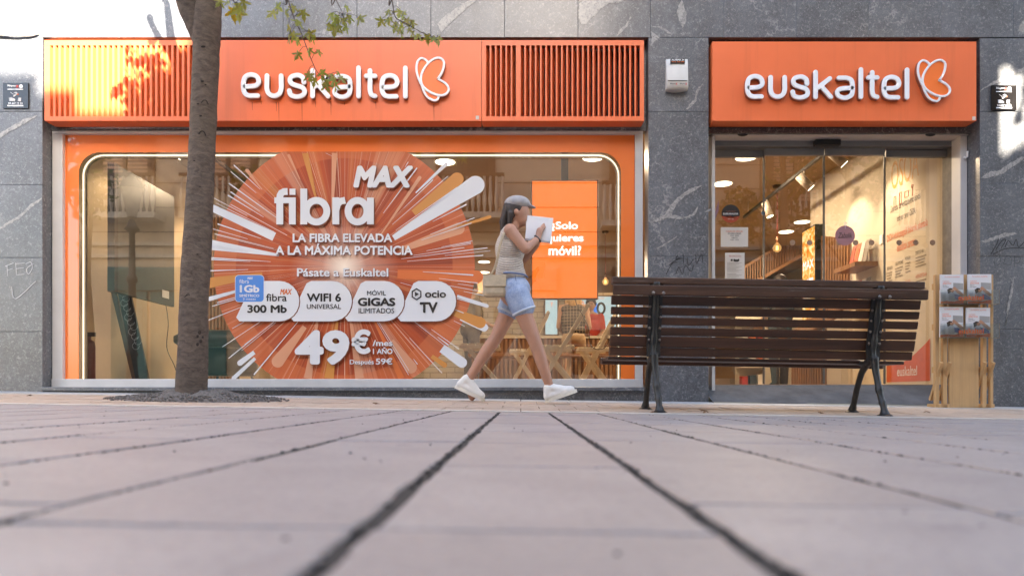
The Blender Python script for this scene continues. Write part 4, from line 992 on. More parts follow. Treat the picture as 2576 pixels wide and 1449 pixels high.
def slet(body, a, b, zb_, zt_, mat=F_white, bold=.02, shear=0., shadow=3):
    if shadow: lettering(body, X(a + shadow * .5, YG), X(b + shadow * .5, YG), Z(zb_ + shadow * .6, YG), Z(zt_ + shadow * .6, YG), L(), F_shadow, st, 'lettering_shade', bold, shear)
    lettering(body, X(a, YG), X(b, YG), Z(zb_, YG), Z(zt_, YG), L(), mat, st, 'lettering', bold, shear)
slet('MAX', 890, 1040, 474, 419, bold=.06, shear=.22, shadow=4)
def fx(x, y): return (X(504.8 + .2817 * x, YG), Z(354.9 + .2817 * y, YG))
def fibra(mat, dx, dz, y):
    m = MB(); r = 30.5 * .2817 / F * YG; kk = [0]
    def s_(pts, cap=False, closed=False, rr=1.0):
        kk[0] += 1; P = [fx(a + dx, b + dz) for a, b in pts]; stroke(m, P, r * rr, y - .00002 * kk[0], y - .00002 * kk[0], closed=closed, capround=cap)
    s_([(713, 750), (713, 520), (716, 492), (728, 470), (750, 459), (783, 458)]); s_([(665, 536), (853, 536)], rr=.85); s_([(825, 750), (825, 512)]); s_([(800, 460), (853, 460)], rr=.9)
    s_([(927, 750), (927, 432)]); s_([(1040 + 92 * math.cos(a), 633 + 96 * math.sin(a)) for a in [k * math.pi / 16 for k in range(32)]], closed=True)
    s_([(1212, 750), (1212, 510)]); s_([(1214, 620), (1226, 575), (1252, 545), (1296, 536)])
    s_([(1406 + 84 * math.cos(a), 633 + 96 * math.sin(a)) for a in [k * math.pi / 16 for k in range(32)]], closed=True); s_([(1520, 750), (1520, 512)])
    return m.build('lettering' if mat is F_white else 'lettering_shade', mat, st)
fibra(F_shadow, 9, 10, L()); lay[0] += 2; fibra(F_white, 0, 0, L()); lay[0] += 2
slet('LA FIBRA ELEVADA', 738, 988, 611, 589, bold=.035); slet('A LA MÁXIMA POTENCIA', 695, 1039, 643, 614, bold=.035); slet('Pásate a Euskaltel', 749, 978, 697, 676, bold=.025)
def pill(a, b, y0=708, y1=809, first=False):
    xs, zs = [], []
    pts = [(a, y1 - 10), (a + 8, y1)] + [(b - 50 + 50 * math.sin(math.pi * k / 12), (y0 + y1) / 2 + (y1 - y0) / 2 * math.cos(math.pi * k / 12)) for k in range(13)] + [(a + 52, y0), (a + 40, y0 + 6)]
    for mt, o in ((F_shadow, 2.5), (F_white, 0)):
        MB().flat([(X(p + o, YG), Z(q + o * .6, YG)) for p, q in pts], L()).build('price_pill' if o == 0 else 'pill_shade', mt, st)
for a, b in ((1001, 1148), (869, 1018), (733, 887), (597, 755)): pill(a, b)
m = MB(); q0, q1, q2, q3, rr_ = 594, 667, 693, 761, 9
bd = [(q1 - rr_ + rr_ * math.cos(R(90 - k * 90 / 6)), q2 + rr_ - rr_ * math.sin(R(90 - k * 90 / 6))) for k in range(7)] + [(q1 - rr_ + rr_ * math.cos(R(k * 15)), q3 - rr_ + rr_ * math.sin(R(k * 15))) for k in range(7)] + [(q0 + rr_ - rr_ * math.sin(R(k * 15)), q3 - rr_ + rr_ * math.cos(R(k * 15))) for k in range(7)] + [(q0 + rr_ - rr_ * math.cos(R(k * 15)), q2 + rr_ - rr_ * math.sin(R(k * 15))) for k in range(7)]
for mt, e_ in ((F_white, 1.0), (F_blue, 0.97)):
    MB().flat([(X(630.5 + (p - 630.5) * e_, YG), Z(727 + (q - 727) * e_, YG)) for p, q in bd], L()).build('badge' if e_ < 1 else 'badge_rim', mt, st)
for body, a, b, c, e_, mt, bo, sh in (('MAX', 625, 639, 704, 698, F_white, .04, .25), ('fibra', 605, 629, 714, 704, F_white, 0, 0), ('1Gb', 606, 655, 737, 718, F_white, .04, 0), ('SIMÉTRICO', 605, 655, 748, 740, F_white, .02, 0), ('3 meses', 614, 646, 756, 750, F_white, 0, 0),
                                ('MAX', 707, 737, 742, 728, F_orange, .045, .25), ('fibra', 672, 724, 759, 740, F_black, .015, 0), ('300 Mb', 625, 724, 788, 768, F_black, .04, 0), ('WIFI 6', 774, 860, 760, 739, F_black, .035, 0), ('UNIVERSAL', 774, 860, 778, 766, F_black, .01, 0),
                                ('MÓVIL', 925, 972, 744, 730, F_black, .01, 0), ('GIGAS', 902, 996, 771, 750, F_black, .045, 0), ('ILIMITADOS', 904, 993, 789, 776, F_black, .01, 0), ('ocio', 1070, 1123, 750, 732, F_black, .03, 0), ('TV', 1057, 1102, 788, 761, F_black, .045, 0)):
    slet(body, a, b, c, e_, mt, bo, sh, 0)
m = MB(); hx = [(1049 + 12.5 * math.sin(R(60 * k)), 741 - 13.5 * math.cos(R(60 * k))) for k in range(6)]
stroke(m, [(X(a, YG), Z(b, YG)) for a, b in hx], .0058, L(), YG - .02, closed=True); yy = L(); m.flat([(X(1045, YG), Z(747, YG)), (X(1055, YG), Z(741, YG)), (X(1045, YG), Z(735, YG))], yy); m.build('play_icon', F_black, st)
slet('49', 744, 881, 918, 831, bold=.048, shadow=4); slet('€', 886, 934, 891, 829, bold=.045, shadow=4); slet('/mes', 939, 989, 871, 856, bold=.03, shadow=2); slet('1 AÑO', 940, 989, 891, 874, bold=.03, shadow=2); slet('Después', 882, 942, 920, 905, bold=.02, shadow=2); slet('59€', 947, 989, 917, 901, bold=.022, shadow=2)

# notices on the door
def notice(name, label, shape, d, mat, cat='sticker'):
    t = thing(name, (X(shape[0][0], d), d, Z(shape[0][1], d)), label, cat)
    MB().flat([(X(a, d), Z(b, d)) for a, b in shape], d).build('sheet', mat, t); return t
dn = DD + .05 - .006
t = notice('door_sticker', 'round black and orange door sticker above the paper notices', arcpts(1838, 538, 23, 0, -360, 40)[:-1], dn, film('film_charcoal', (.02, .017, .02)))
sg = [(1838 + 23 * math.cos(R(a)), 538 + 23 * math.sin(R(a))) for a in range(15, 166, 10)]; wv = [(1838 + 22.2 * math.cos(R(165)) + (44.4 * k / 8 * math.cos(R(15))), 546 + 2.5 * math.sin(k * 1.3)) for k in range(1, 8)]
MB().flat([(X(a, dn), Z(b, dn)) for a, b in [(p, q) for p, q in reversed(sg)] + wv], dn - .001).build('orange_part', film('film_red', (.38, .06, .025)), t)
lettering('EUSKARALDIA', X(1819, dn), X(1857, dn), Z(540.5, dn), Z(536, dn), dn - .002, F_white, t, bold=.03)
lettering('Hitz egin', X(1831, dn), X(1846, dn), Z(553, dn), Z(550, dn), dn - .002, F_white, t)
m = MB()
for k in range(3): stroke(m, [(X(1831 + 7 * k + 4 * math.cos(a), dn), Z(530 + 3 * math.sin(a), dn)) for a in [q * .6 for q in range(6)]], .0012, dn - .002, dn - .002)
m.build('curl_print', film('film_pink', (.4, .12, .1)), t)
paper = plain('paper', (.62, .58, .53), .7, .04)
def rect(a, b, c, e): return [(a, e), (b, e), (b, c), (a, c)]
t = notice('paper_notice', 'landscape sheet of opening hours taped to the left door pane', rect(1813, 1882, 572, 621), dn, paper, 'notice')
for body, a, b, c, e_, mt in (('HORARIO DE APERTURA', 1826, 1869, 584.5, 580.5, MAT['print_orange']), ('DE LUNES A VIERNES', 1831, 1864, 590, 586, mdk), ('10:00 - 20:00', 1837, 1858, 595, 591.5, mdk), ('SÁBADOS', 1840, 1855, 600.5, 596, mdk), ('10:00 - 14:00', 1837, 1858, 605.5, 602, mdk)):
    lettering(body, X(a, dn), X(b, dn), Z(c, dn), Z(e_, dn), dn - .002, mt, t)
t = notice('paper_notice', 'upright promotion sheet taped below the opening hours', rect(1824, 1873, 636, 706), dn, paper, 'notice')
lettering('PROMOCIÓN', X(1834, dn), X(1864, dn), Z(647, dn), Z(641.5, dn), dn - .002, plain('print_rose', (.4, .1, .06), .5), t)
m = MB()
for k in range(14):
    y = 661 + k * 3.1 + (3 if k > 7 else 0); m.flat([(X(1829, dn), Z(y + .7, dn)), (X(1866 - 7 * (k % 3), dn), Z(y + .7, dn)), (X(1866 - 7 * (k % 3), dn), Z(y, dn)), (X(1829, dn), Z(y, dn))], dn - .002)
m.build('small_print', mgr, t)
m = MB(); m.flat([(X(a, dn), Z(b, dn)) for a, b in [(1844, 656), (1846, 651), (1850, 653), (1855, 653), (1859, 651), (1860, 656), (1856, 659), (1848, 659)]], dn - .002); m.flat([(X(a, dn), Z(b, dn)) for a, b in rect(1838, 1843, 652, 657)], dn - .002); m.build('picture', mdk, t)
notice('door_sticker', 'cut off mauve sticker at the left edge of the door glass', [(1796, 565), (1799, 552), (1808, 530), (1808, 503), (1796, 545)], dn, film('film_mauve', (.24, .14, .20)))
dn = DD - .008
t = notice('open_sign', 'round mauve hanging sign with one word in italics on the sliding door', arcpts(2126, 593, 25, 0, -360, 40)[:-1], dn, film('film_mauve_sign', (.36, .18, .20)), 'sign')
lettering('Zabalik', X(2108, dn), X(2144, dn), Z(599, dn), Z(586, dn), dn - .002, mdk, t, shear=.3)
m = MB(); stroke(m, [(X(2128 + 3.5 * math.cos(a), dn), Z(564 + 3.5 * math.sin(a), dn)) for a in [k * math.pi / 6 for k in range(12)]], .004, dn - .001, dn + .002, closed=True); m.build('suction_cup', MAT['alu'], t)
m = MB(); m.tube([(X(2126, dn), dn - .002, Z(567, dn)), (X(2126, dn), dn - .002, Z(576, dn))], .001, 5); m.build('string', MAT['white_face'], t)
# ------------------------------------------------------------------ park bench, seen from behind
MAT['bench_wood'] = wood('bench_wood', (0.064, 0.027, 0.0135), 0, 0.45, 1.0, 0.5, 0.0)
MAT['bench_wood_worn'] = wood('bench_wood_worn', (0.072, 0.035, 0.021), 0, 0.5, 1.0, 0.5, 0.45)
MAT['iron'] = plain('cast_iron', (0.016, 0.015, 0.014), 0.45, 0.3, 20)
MAT['bolt'] = plain('bolt_steel', (0.20, 0.17, 0.15), 0.4, 0.3, 30, Metallic=0.6)
BX = 1.586
bench = thing('park_bench', (BX, 4.5, gz(BX, 4.5)), 'dark brown slatted park bench with cast iron legs, its back to the viewer', 'bench')
TILT = 0.0172
def bz(x, z): return z - TILT * (x - BX)
def bpt(x, y, z): return (x, y, bz(x, z))
def bslat(name, py0, py1, d, th, mat, L=2.0, lean=0.0, rnd=.006):
    """measured at the left end (top, bottom in picture), th = thickness in depth"""
    z1, z0 = Z(py0, d) - TILT * 1.0, Z(py1, d) - TILT * 1.0
    m = MB(); x0, x1 = BX - L / 2, BX + L / 2
    vs = []
    for x in (x0, x1):
        for (yy, zz) in ((d, z0), (d + th, z0 - lean * 0), (d + th + lean, z1), (d + lean, z1)): vs.append(bpt(x, yy, zz))
    m.add(vs, [(0, 3, 2, 1), (4, 5, 6, 7), (0, 1, 5, 4), (1, 2, 6, 5), (2, 3, 7, 6), (3, 0, 4, 7)])
    return m.build(name, mat, bench, bev=rnd)
bslat('top_rail', 695.5, 712.5, 4.42, .075, MAT['bench_wood_worn'])
bslat('back_slat', 715.6, 740.5, 4.385, .03, MAT['bench_wood_worn'], lean=-.006)
for (a, b, d) in ((743, 765.5, 4.475), (771.5, 790, 4.49), (796.5, 815, 4.505), (822, 841.5, 4.525)):
    bslat('back_slat', a, b, d, .028, MAT['bench_wood'], lean=-.014)
bslat('back_slat', 844.5, 871, 4.545, .03, MAT['bench_wood'], lean=-.02)
bslat('seat_slat', 872.5, 893, 4.57, .055, MAT['bench_wood'], lean=-.012)
for k in range(4): bslat('seat_slat', 896 + 1.0 * k, 904 + 1.0 * k, 4.66 + k * .072, .062, MAT['bench_wood'])
bslat('seat_slat', 899, 916, 4.95, .035, MAT['bench_wood'], L=2.03, rnd=.01)
def iron_side(xc, px_off):
    """cast iron side: back upright that runs down as rear leg, front leg branching below the seat"""
    fz0 = gz(xc, 4.44); sd = MB()
    up = [(xc, 4.42, .815), (xc, 4.445, .74), (xc, 4.47, .62), (xc, 4.50, .50), (xc - .004, 4.51, .42), (xc - .004, 4.50, .34)]
    upz = [bpt(*p) for p in up]
    o = MB().tube(spline(upz, 4), [.020 + .004 * math.sin(k) for k in range(21)], 10).build('upright', MAT['iron'], bench)
    pl = MB()
    for a, b in zip(up, up[1:]): pl.bar(bpt(a[0], a[1] + .008, a[2]), bpt(b[0], b[1] + .008, b[2]), .088, .012, (0, 1, 0))
    pl.build('back_plate', MAT['iron'], o)
    # seat bracket running forwards, near leg and far leg
    MB().tube(spline([bpt(xc, 4.50, .36), bpt(xc, 4.60, .325), bpt(xc, 4.75, .345), bpt(xc, 4.93, .355)], 4), [.028, .028, .028, .027, .026, .026, .025, .025, .024, .024, .023, .023, .022], 10).build('seat_bracket', MAT['iron'], bench)
    near = [bpt(xc, 4.50, .36), bpt(xc + .002, 4.49, .28), bpt(xc + .004, 4.465, .19), bpt(xc + .008, 4.44, .11), bpt(xc + .012, 4.41, .04), bpt(xc + .014, 4.40, 0)]
    near[-1] = (near[-1][0], near[-1][1], gz(near[-1][0], near[-1][1]) + .004)
    P = spline(near, 5); rad = [.026 - .006 * min(1, k / 8) + .005 * (k in (12, 13, 18)) + (.014 * max(0, (k - 21) / 4)) for k in range(len(P))]
    n_ = MB().tube(P, rad, 12).build('leg', MAT['iron'], bench)
    MB().lathe([(0, 0.014), (.03, .014), (.046, .004), (.05, 0)], (near[-1][0], near[-1][1], near[-1][2] - .004), 14).build('foot', MAT['iron'], n_)
    far = [bpt(xc, 4.58, .33), bpt(xc - .002, 4.66, .27), bpt(xc - .004, 4.72, .17), bpt(xc - .006, 4.76, .07), bpt(xc - .008, 4.79, 0)]
    far[-1] = (far[-1][0], far[-1][1], gz(far[-1][0], far[-1][1]) + .004)
    P = spline(far, 5); rad = [.025 - .006 * min(1, k / 8) + (.014 * max(0, (k - 16) / 4)) for k in range(len(P))]
    f_ = MB().tube(P, rad, 12).build('leg', MAT['iron'], bench)
    MB().lathe([(0, 0.014), (.03, .014), (.044, .004), (.048, 0)], (far[-1][0], far[-1][1], far[-1][2] - .004), 14).build('foot', MAT['iron'], f_)
    for (zz, yy) in ((.772, 4.46), (.70, 4.475), (.635, 4.49), (.565, 4.505), (.49, 4.52), (.42, 4.535)):
        for sx in (-.034, .034): MB().sphere(bpt(xc + sx, yy - .016, zz - .04), (.009, .007, .009), 8, 6).build('bolt', MAT['bolt'], bench)
    for sx in (-.03, .035): MB().sphere(bpt(xc + sx, 4.378, .737), (.011, .006, .011), 10, 6).build('bolt', MAT['bolt'], bench)
iron_side(X(1650, 4.45), 0); iron_side(X(2210, 4.45), 0)

# ------------------------------------------------------------------ wooden leaflet stand
SX, SD = X(2425, 5.7), 5.7
def sz(py): return Z(py, SD)
zb_ = gz(SX, SD) + .004
sd_ = thing('leaflet_stand', (SX, SD, zb_), 'pale pine leaflet stand with two acrylic holders standing by the entrance', 'stand')
dx_ = X(2438, SD) - X(2425, SD)
for (a, b) in ((2353, 2363), (2373, 2383), (2472, 2482), (2492, 2499)):
    MB().box(X(a, SD), X(b, SD), SD, SD + .03, zb_, sz(691)).build('post', MAT['pine'], sd_, bev=.002)
MB().box(X(2388, SD), X(2462, SD), SD - .002, SD + .018, zb_, sz(691)).build('board', MAT['pine'], sd_, bev=.002)
for zz in (sz(720), sz(822), sz(930)): MB().box(X(2353, SD), X(2499, SD), SD + .031, SD + .05, zz - .025, zz + .025).build('rail', MAT['pine'], sd_)
for px in (2361, 2382, 2470, 2491):
    MB().bar((X(px, SD), SD - .04, sz(912)), (X(px - 2, SD), SD + .10, zb_ + .06), .022, .022).build('brace', MAT['pine'], sd_)
    MB().box(X(px - 4, SD), X(px + 5, SD), SD - .03, SD + .14, zb_, zb_ + .03).build('foot', MAT['pine'], sd_, bev=.002)
def leaflet_mat():
    t = NT('leaflet_paper'); v = t.coord((1, 1, 1)); t.bsdf((.72, .72, .74), .35); return t.m
lm = leaflet_mat()
P_or, P_skin, P_hair, P_sofa, P_blue, P_grey = plain('p_orange', (.80, .16, .02), .4), plain('p_skin', (.5, .26, .16), .4), plain('p_hair', (.05, .03, .02), .4), plain('p_sofa', (.55, .55, .56), .4), plain('p_blue', (.16, .2, .42), .4), plain('p_grey', (.36, .35, .34), .4)
def leaflet(a, b, c, e, d, where):
    t = thing('leaflet', (X((a + b) / 2, d), d, Z(e, d)), 'white and orange leaflet with a reclining reader, ' + where, 'leaflet', 'leaflets in the holders of the stand')
    w_, h_ = b - a, e - c
    def fl(pts, mat, k, nm): return MB().flat([(X(a + w_ * u, d), Z(c + h_ * v, d)) for u, v in reversed(pts)], d - .0006 * k).build(nm, mat, t)
    MB().box(X(a, d), X(b, d), d, d + .012, Z(e, d), Z(c, d)).build('sheets', lm, t)
    fl([(0, .93), (.25, .90), (.6, .92), (1, .86), (1, 1), (0, 1)], P_or, 1, 'orange_band')
    fl([(.0, .62), (.22, .60), (.22, .92), (0, .92)], P_sofa, 1, 'picture'); fl([(.55, .28), (.98, .30), (.98, .52), (.55, .5)], P_grey, 1, 'picture')
    fl([(.35, .66), (.42, .62), (.58, .62), (.62, .70), (.62, .90), (.36, .92)], P_sofa, 2, 'picture'); fl([(.58, .66), (.78, .70), (.95, .78), (.98, .88), (.62, .84)], P_blue, 2, 'picture')
    fl([(.28, .52), (.40, .46), (.52, .48), (.5, .56), (.42, .62), (.32, .66)], P_hair, 3, 'picture'); fl([(.42, .53), (.56, .50), (.60, .56), (.52, .62), (.44, .60)], P_skin, 4, 'picture')
    fl([(.50, .46), (.60, .42), (.98, .66), (1.0, .74), (.9, .74), (.62, .56)], P_skin, 5, 'picture')
    for body, u0, u1, v0, v1, mt in (('TU NUEVA ALARMA', .16, .82, .10, .06, P_or), ('euskaltel', .08, .36, .25, .21, P_or), ('alarma', .08, .46, .33, .26, P_or), ('Bakean,', .08, .28, .40, .36, P_hair), ('zure etxean.', .08, .36, .45, .42, P_hair)):
        lettering(body, X(a + w_ * u0, d), X(a + w_ * u1, d), Z(c + h_ * v0, d), Z(c + h_ * v1, d), d - .004, mt, t)
    return t
for (a, b, c, e, w_) in ((2366, 2424, 691, 764, 'upper left in the stand'), (2435, 2499 - 5, 690, 764, 'upper right in the stand'), (2365, 2423, 772, 848, 'lower left in the stand'), (2431, 2491, 774, 848, 'lower right in the stand')):
    leaflet(a, b, c, e, SD - .045, w_)
for (c, e, tb_) in ((732, 768, 752), (816, 852, 835)):
    m = MB(); y0 = SD - .068
    m.box(X(2354, SD), X(2500, SD), y0, y0 + .003, sz(e), sz(c)); m.box(X(2354, SD), X(2500, SD), y0 + .0035, SD - .003, sz(e), sz(e) + .003)
    h = m.build('acrylic_holder', MAT['acrylic'], sd_)
    lettering('euskaltel', X(2398, SD), X(2460, SD), sz(tb_ + 6), sz(tb_ - 7), y0 - .002, P_or, h)

# ------------------------------------------------------------------ small things on the facade
def plate(px0, px1, py0, py1, label):
    d = D - .012; t = thing('alarm_plate', (X((px0 + px1) / 2, d), D, Z(py1, d)), label, 'plate', 'black alarm company plates')
    W_, H_ = px1 - px0, py1 - py0
    def px(u): return X(px0 + W_ * u, d)
    def pz(v): return Z(py0 + H_ * v, d)
    MB().box(px(0), px(1), d, D - .001, pz(1), pz(0)).build('plate', plain('plate_black', (.014, .012, .012), .12, .1), t, bev=.001)
    wm = MAT['white_face']
    lettering('Rhynu', px(.19), px(.52), pz(.18), pz(.08), d - .002, wm, t, bold=.03); lettering('X', px(.52), px(.62), pz(.20), pz(.09), d - .002, plain('plate_red', (.7, .05, .03), .4), t, bold=.05)
    MB().flat([(px(.72 + .075 * math.cos(a)), pz(.145 + .075 * math.sin(a))) for a in [-k * math.pi / 10 for k in range(20)]][::-1][::-1], d - .002).build('seal', wm, t)
    for (u0, u1, v0, v1) in ((.19, .80, .245, .275), (.19, .81, .88, .93)): MB().box(px(u0), px(u1), d - .002, d, pz(v1), pz(v0)).build('strip', wm, t)
    gm = plain('plate_grey', (.5, .5, .52), .4)
    for sh, mt in (([(.29, .37), (.31, .37), (.44, .46), (.42, .47)], gm), ([(.42, .41), (.52, .36), (.62, .42), (.56, .48), (.50, .42)], gm), ([(.41, .52), (.46, .47), (.60, .44), (.46, .55), (.43, .55)], gm), ([(.55, .43), (.62, .42), (.63, .47), (.56, .49)], P_or), ([(.25, .58), (.36, .58), (.50, .66), (.48, .72), (.26, .72)], gm), ([(.61, .59), (.73, .59), (.72, .73), (.60, .73)], gm)):
        MB().flat([(px(u), pz(v)) for u, v in reversed(sh)], d - .002).build('picture', mt, t)
    lettering('94 647 13 33', px(.22), px(.78), pz(.85), pz(.77), d - .002, wm, t, bold=.03)
plate(7, 71, 209, 273, 'black alarm plate with a phone number on the sunlit left pillar')
plate(2494, 2557, 215, 278, 'black alarm plate with a phone number right of the entrance sign')
d = D - .07
t = thing('alarm_box', (X(1705, d), D, Z(222, d)), 'white alarm siren box on the pillar between the two orange signs', 'alarm box')
def ax_(px): return X(px, d)
m = MB(); w0, w1 = ax_(1677.5), ax_(1732)
def row(z, bulge, dd): return [(w0 + (w1 - w0) * k / 10, D - dd - bulge * math.sin(math.pi * k / 10), z - .012 * math.sin(math.pi * k / 10) * (z < Z(200, d))) for k in range(11)]
rows = [row(Z(145, d), .0, .03), row(Z(146, d), .012, .04), row(Z(170, d), .016, .052), row(Z(200, d), .02, .06), row(Z(218, d), .02, .062), row(Z(222, d), .012, .045)]
vs = [p for r_ in rows for p in r_]; m.add(vs, [(i * 11 + k, (i + 1) * 11 + k, (i + 1) * 11 + k + 1, i * 11 + k + 1) for i in range(5) for k in range(10)], True)
for s_ in (0, 10):
    vs = [r_[s_] for r_ in rows] + [(r_[s_][0], D, r_[s_][2]) for r_ in rows]; m.add(vs, [(k, k + 1, k + 7, k + 6) for k in range(5)])
m.add([p for p in rows[0]] + [(p[0], D, p[2]) for p in rows[0]], [(k, k + 1, k + 12, k + 11) for k in range(10)]); m.add([p for p in rows[-1]] + [(p[0], D, p[2]) for p in rows[-1]], [(k, k + 11, k + 12, k + 1) for k in range(10)])
m.build('cover', plain('siren_white', (.62, .60, .56), .4, .06), t)
m = MB()
pts = [(w0 + (w1 - w0) * (.05 + .9 * k / 8), D - .0645 - .02 * math.sin(math.pi * (.05 + .9 * k / 8)), Z(203, d) - .009 * math.sin(math.pi * (.05 + .9 * k / 8))) for k in range(9)]
m.tube(pts, .0035, 6); m.build('slit', MAT['black'], t)
yy = D - .0745
MB().box(ax_(1687), ax_(1723), yy + .003, yy + .02, Z(159, d), Z(149, d)).build('sticker', MAT['black'], t)
lettering('ALARMA 24', ax_(1689), ax_(1721), Z(154, d), Z(150, d), yy + .001, MAT['white_face'], t, bold=.03); lettering('902 00 00', ax_(1689), ax_(1721), Z(158, d), Z(155.5, d), yy + .001, P_or, t)
for a in (1685, 1709):
    lettering('Rhynu', ax_(a), ax_(a + 14), Z(216, d), Z(212, d), D - .088, MAT['print_dark'], t, bold=.03); lettering('X', ax_(a + 14), ax_(a + 18), Z(217, d), Z(211.5, d), D - .088, plain('red_x', (.6, .03, .03), .4), t, bold=.05)
t = thing('wall_cable', (X(60, D), D, Z(90, D)), 'grey cables sagging along the wall at the top left corner', 'cable')
for k in range(3):
    MB().tube(spline([(X(-160, D), D - .02, Z(84 + k, D)), (X(0, D), D - .02 - .004 * k, Z(89 + 2 * k, D)), (X(40, D), D - .02 - .004 * k, Z(93 + k, D)), (X(80, D), D - .018, Z(90 + 2 * k, D)), (X(97, D), D - .01, Z(86 + k, D)), (X(101, D), D + .04, Z(86 + k, D))], 5), .006, 7).build('strand', plain('cable_grey', (.3, .28, .26), .6), t)

# ------------------------------------------------------------------ people
SKIN = plain('skin', (.42, .22, .145), .5, .08, 10, Subsurface_Weight=0.0)
SKIN2 = plain('skin_pale', (.42, .25, .17), .5, .08, 10)
def foot_shoe(parent, ank, toe, up, shoe_mat, sole_mat):
    """sneaker: ank = ankle joint, toe = tip on the ground line, heel behind"""
    ank, toe = Vector(ank), Vector(toe); up = Vector(up).normalized()
    fwd = (toe - ank); fwd -= up * fwd.dot(up); fwd.normalize(); base = (toe - ank).dot(up)
    def at(f, u, s=0): return ank + fwd * f + up * (base + u) + fwd.cross(up) * s
    Lf = (toe - ank).dot(fwd)
    parts = [('c', at(-.035, .045), .036, at(-.01, .105), .040), ('c', at(-.03, .045), .037, at(Lf * .5, .042), .043), ('c', at(Lf * .5, .042), .042, at(Lf - .04, .034), .034), ('c', at(0, .10), .038, at(Lf * .42, .055), .040)]
    sh = blob_obj('sneaker', parts, .007, shoe_mat, parent, 5)
    n = 20; rim = []
    for k in range(n):
        a = 2 * math.pi * k / n; f = (Lf - .065) / 2 + ((Lf + .075) / 2) * math.cos(a); wd = .044 + .006 * math.cos(a)
        rim.append((f, wd * math.sin(a)))
    m = MB(); m.add([at(f, .0, s) for f, s in rim] + [at(f, .026, s) for f, s in rim], [tuple(range(n)), tuple(range(2 * n - 1, n - 1, -1))] + [(k, (k + 1) % n, (k + 1) % n + n, k + n) for k in range(n)])
    m.build('sole', sole_mat, sh)
    for q in range(4): MB().bar(at(.035 + .022 * q, .098 - .013 * q, -.024), at(.035 + .022 * q, .098 - .013 * q, .024), .006, .006).build('lace', sole_mat, sh)
    return sh
# ---- the walker, mid stride to the right
PD = 5.4
def W3(px, py, y=0.0): return Vector((X(px, PD), PD + y, Z(py, PD)))
wk = thing('person', (X(1295, PD), PD, gz(X(1295, PD), PD)), 'woman in cap, cream knit top and denim shorts striding past the shop window', 'person')
hipN, hipF = W3(1299, 748, -.085), W3(1294, 748, .085)
knN, knF = W3(1345, 862, -.09), W3(1248, 846, .08)
ankN, ankF = W3(1383, 978, -.08), W3(1172, 962, .07)
shN, shF = W3(1284, 592, -.165), W3(1284, 592, .165)
elN, elF = W3(1322, 640, -.19), W3(1318, 642, .16)
wrN, wrF = W3(1352, 606, -.07), W3(1350, 612, .06)
neck = W3(1290, 578); headc = W3(1304, 533)
body = [('c', hipN, .082, knN, .052), ('c', knN, .052, W3(1360, 905, -.085), .050), ('c', W3(1360, 905, -.085), .050, ankN, .031),
        ('c', hipF, .082, knF, .052), ('c', knF, .052, W3(1222, 882, .078), .050), ('c', W3(1222, 882, .078), .050, ankF, .031),
        ('c', ankN, .03, W3(1402, 995, -.08), .026), ('c', ankF, .03, W3(1186, 1000, .07), .026),
        ('e', W3(1293, 735), (.115, .155, .12)), ('e', W3(1284, 690), (.095, .125, .13)), ('e', W3(1283, 625), (.105, .15, .14)),
        ('c', shN, .048, elN, .037), ('c', elN, .037, wrN, .026), ('c', shF, .048, elF, .037), ('c', elF, .037, wrF, .026), ('c', shF, .05, shN, .05),
        ('c', W3(1284, 594), .052, W3(1296, 560), .046), ('e', headc, (.088, .072, .105)), ('e', W3(1311, 548), (.066, .056, .075)), ('c', W3(1325, 533), .009, W3(1331, 541), .013), ('c', W3(1322, 556), .014, W3(1319, 561), .02), ('e', W3(1298, 538, -.072), (.018, .012, .026)), ('e', W3(1298, 538, .072), (.018, .012, .026))]
def hand(wr, tip, side, curl):
    """palm, four bent fingers of different length and a thumb"""
    wr, tip = Vector(wr), Vector(tip); f = (tip - wr).normalized(); s_ = Vector(side).normalized(); c_ = Vector(curl).normalized(); P = []
    kn = wr + f * .078
    P.append(('c', wr + f * .01, .024, kn - f * .01, .027, 1.0))
    for q, ln in enumerate((.062, .070, .066, .052)):
        b0 = kn + s_ * (.028 - .0187 * q) - f * .006; b1 = b0 + f * ln * .5 + c_ * ln * .22; b2 = b1 + f * ln * .12 + c_ * ln * .48
        P += [('c', b0, .0098, b1, .0088), ('c', b1, .0088, b2, .0078)]
    t0 = wr + f * .03 + s_ * .026; t1 = t0 + s_ * .022 + f * .022 + c_ * .018; t2 = t1 + f * .022 + c_ * .024
    P += [('c', t0, .012, t1, .0105), ('c', t1, .0105, t2, .009)]
    return P
body += hand(wrN, W3(1362, 566, -.045), (0.25, 0, .3), (.35, .8, .1)) + hand(wrF, W3(1362, 572, .05), (.25, 0, .3), (.35, -.8, .1))
blob_obj('body', body, .0075, SKIN, wk, 3)
# knit top with ribs
def knit_mat():
    t = NT('cream_knit'); v = t.coord((1, 1, 1)); wv = t.n('ShaderNodeTexWave', wave_type='BANDS', bands_direction='Z'); wv.inputs['Scale'].default_value = 24; wv.inputs['Distortion'].default_value = 1.5; wv.inputs['Detail'].default_value = 3
    t.l(v, wv.inputs['Vector']); nz = t.noise(v, 60, 4, .7)
    col = t.mix(t.ramp(wv.outputs['Fac'], [(.2, 0.), (.8, 1.)]), (.50, .44, .38), (.66, .60, .54)); col = t.mix(t.ramp(nz, [(.45, 0.), (.7, .4)]), col, (.36, .31, .27))
    t.bsdf(col, .9, bump=wv.outputs['Fac'], bstr=.6, bdist=.01); return t.m
blob_obj('top', [('e', W3(1283, 628), (.118, .172, .150)), ('e', W3(1282, 672), (.112, .155, .13)), ('c', W3(1283, 690), .115, W3(1286, 692), .115, 1.25), ('c', W3(1279, 592, -.13), .047, W3(1279, 592, .13), .047), ('c', W3(1280, 600, -.10), .07, W3(1280, 600, .10), .07)], .008, knit_mat(), wk, 4)
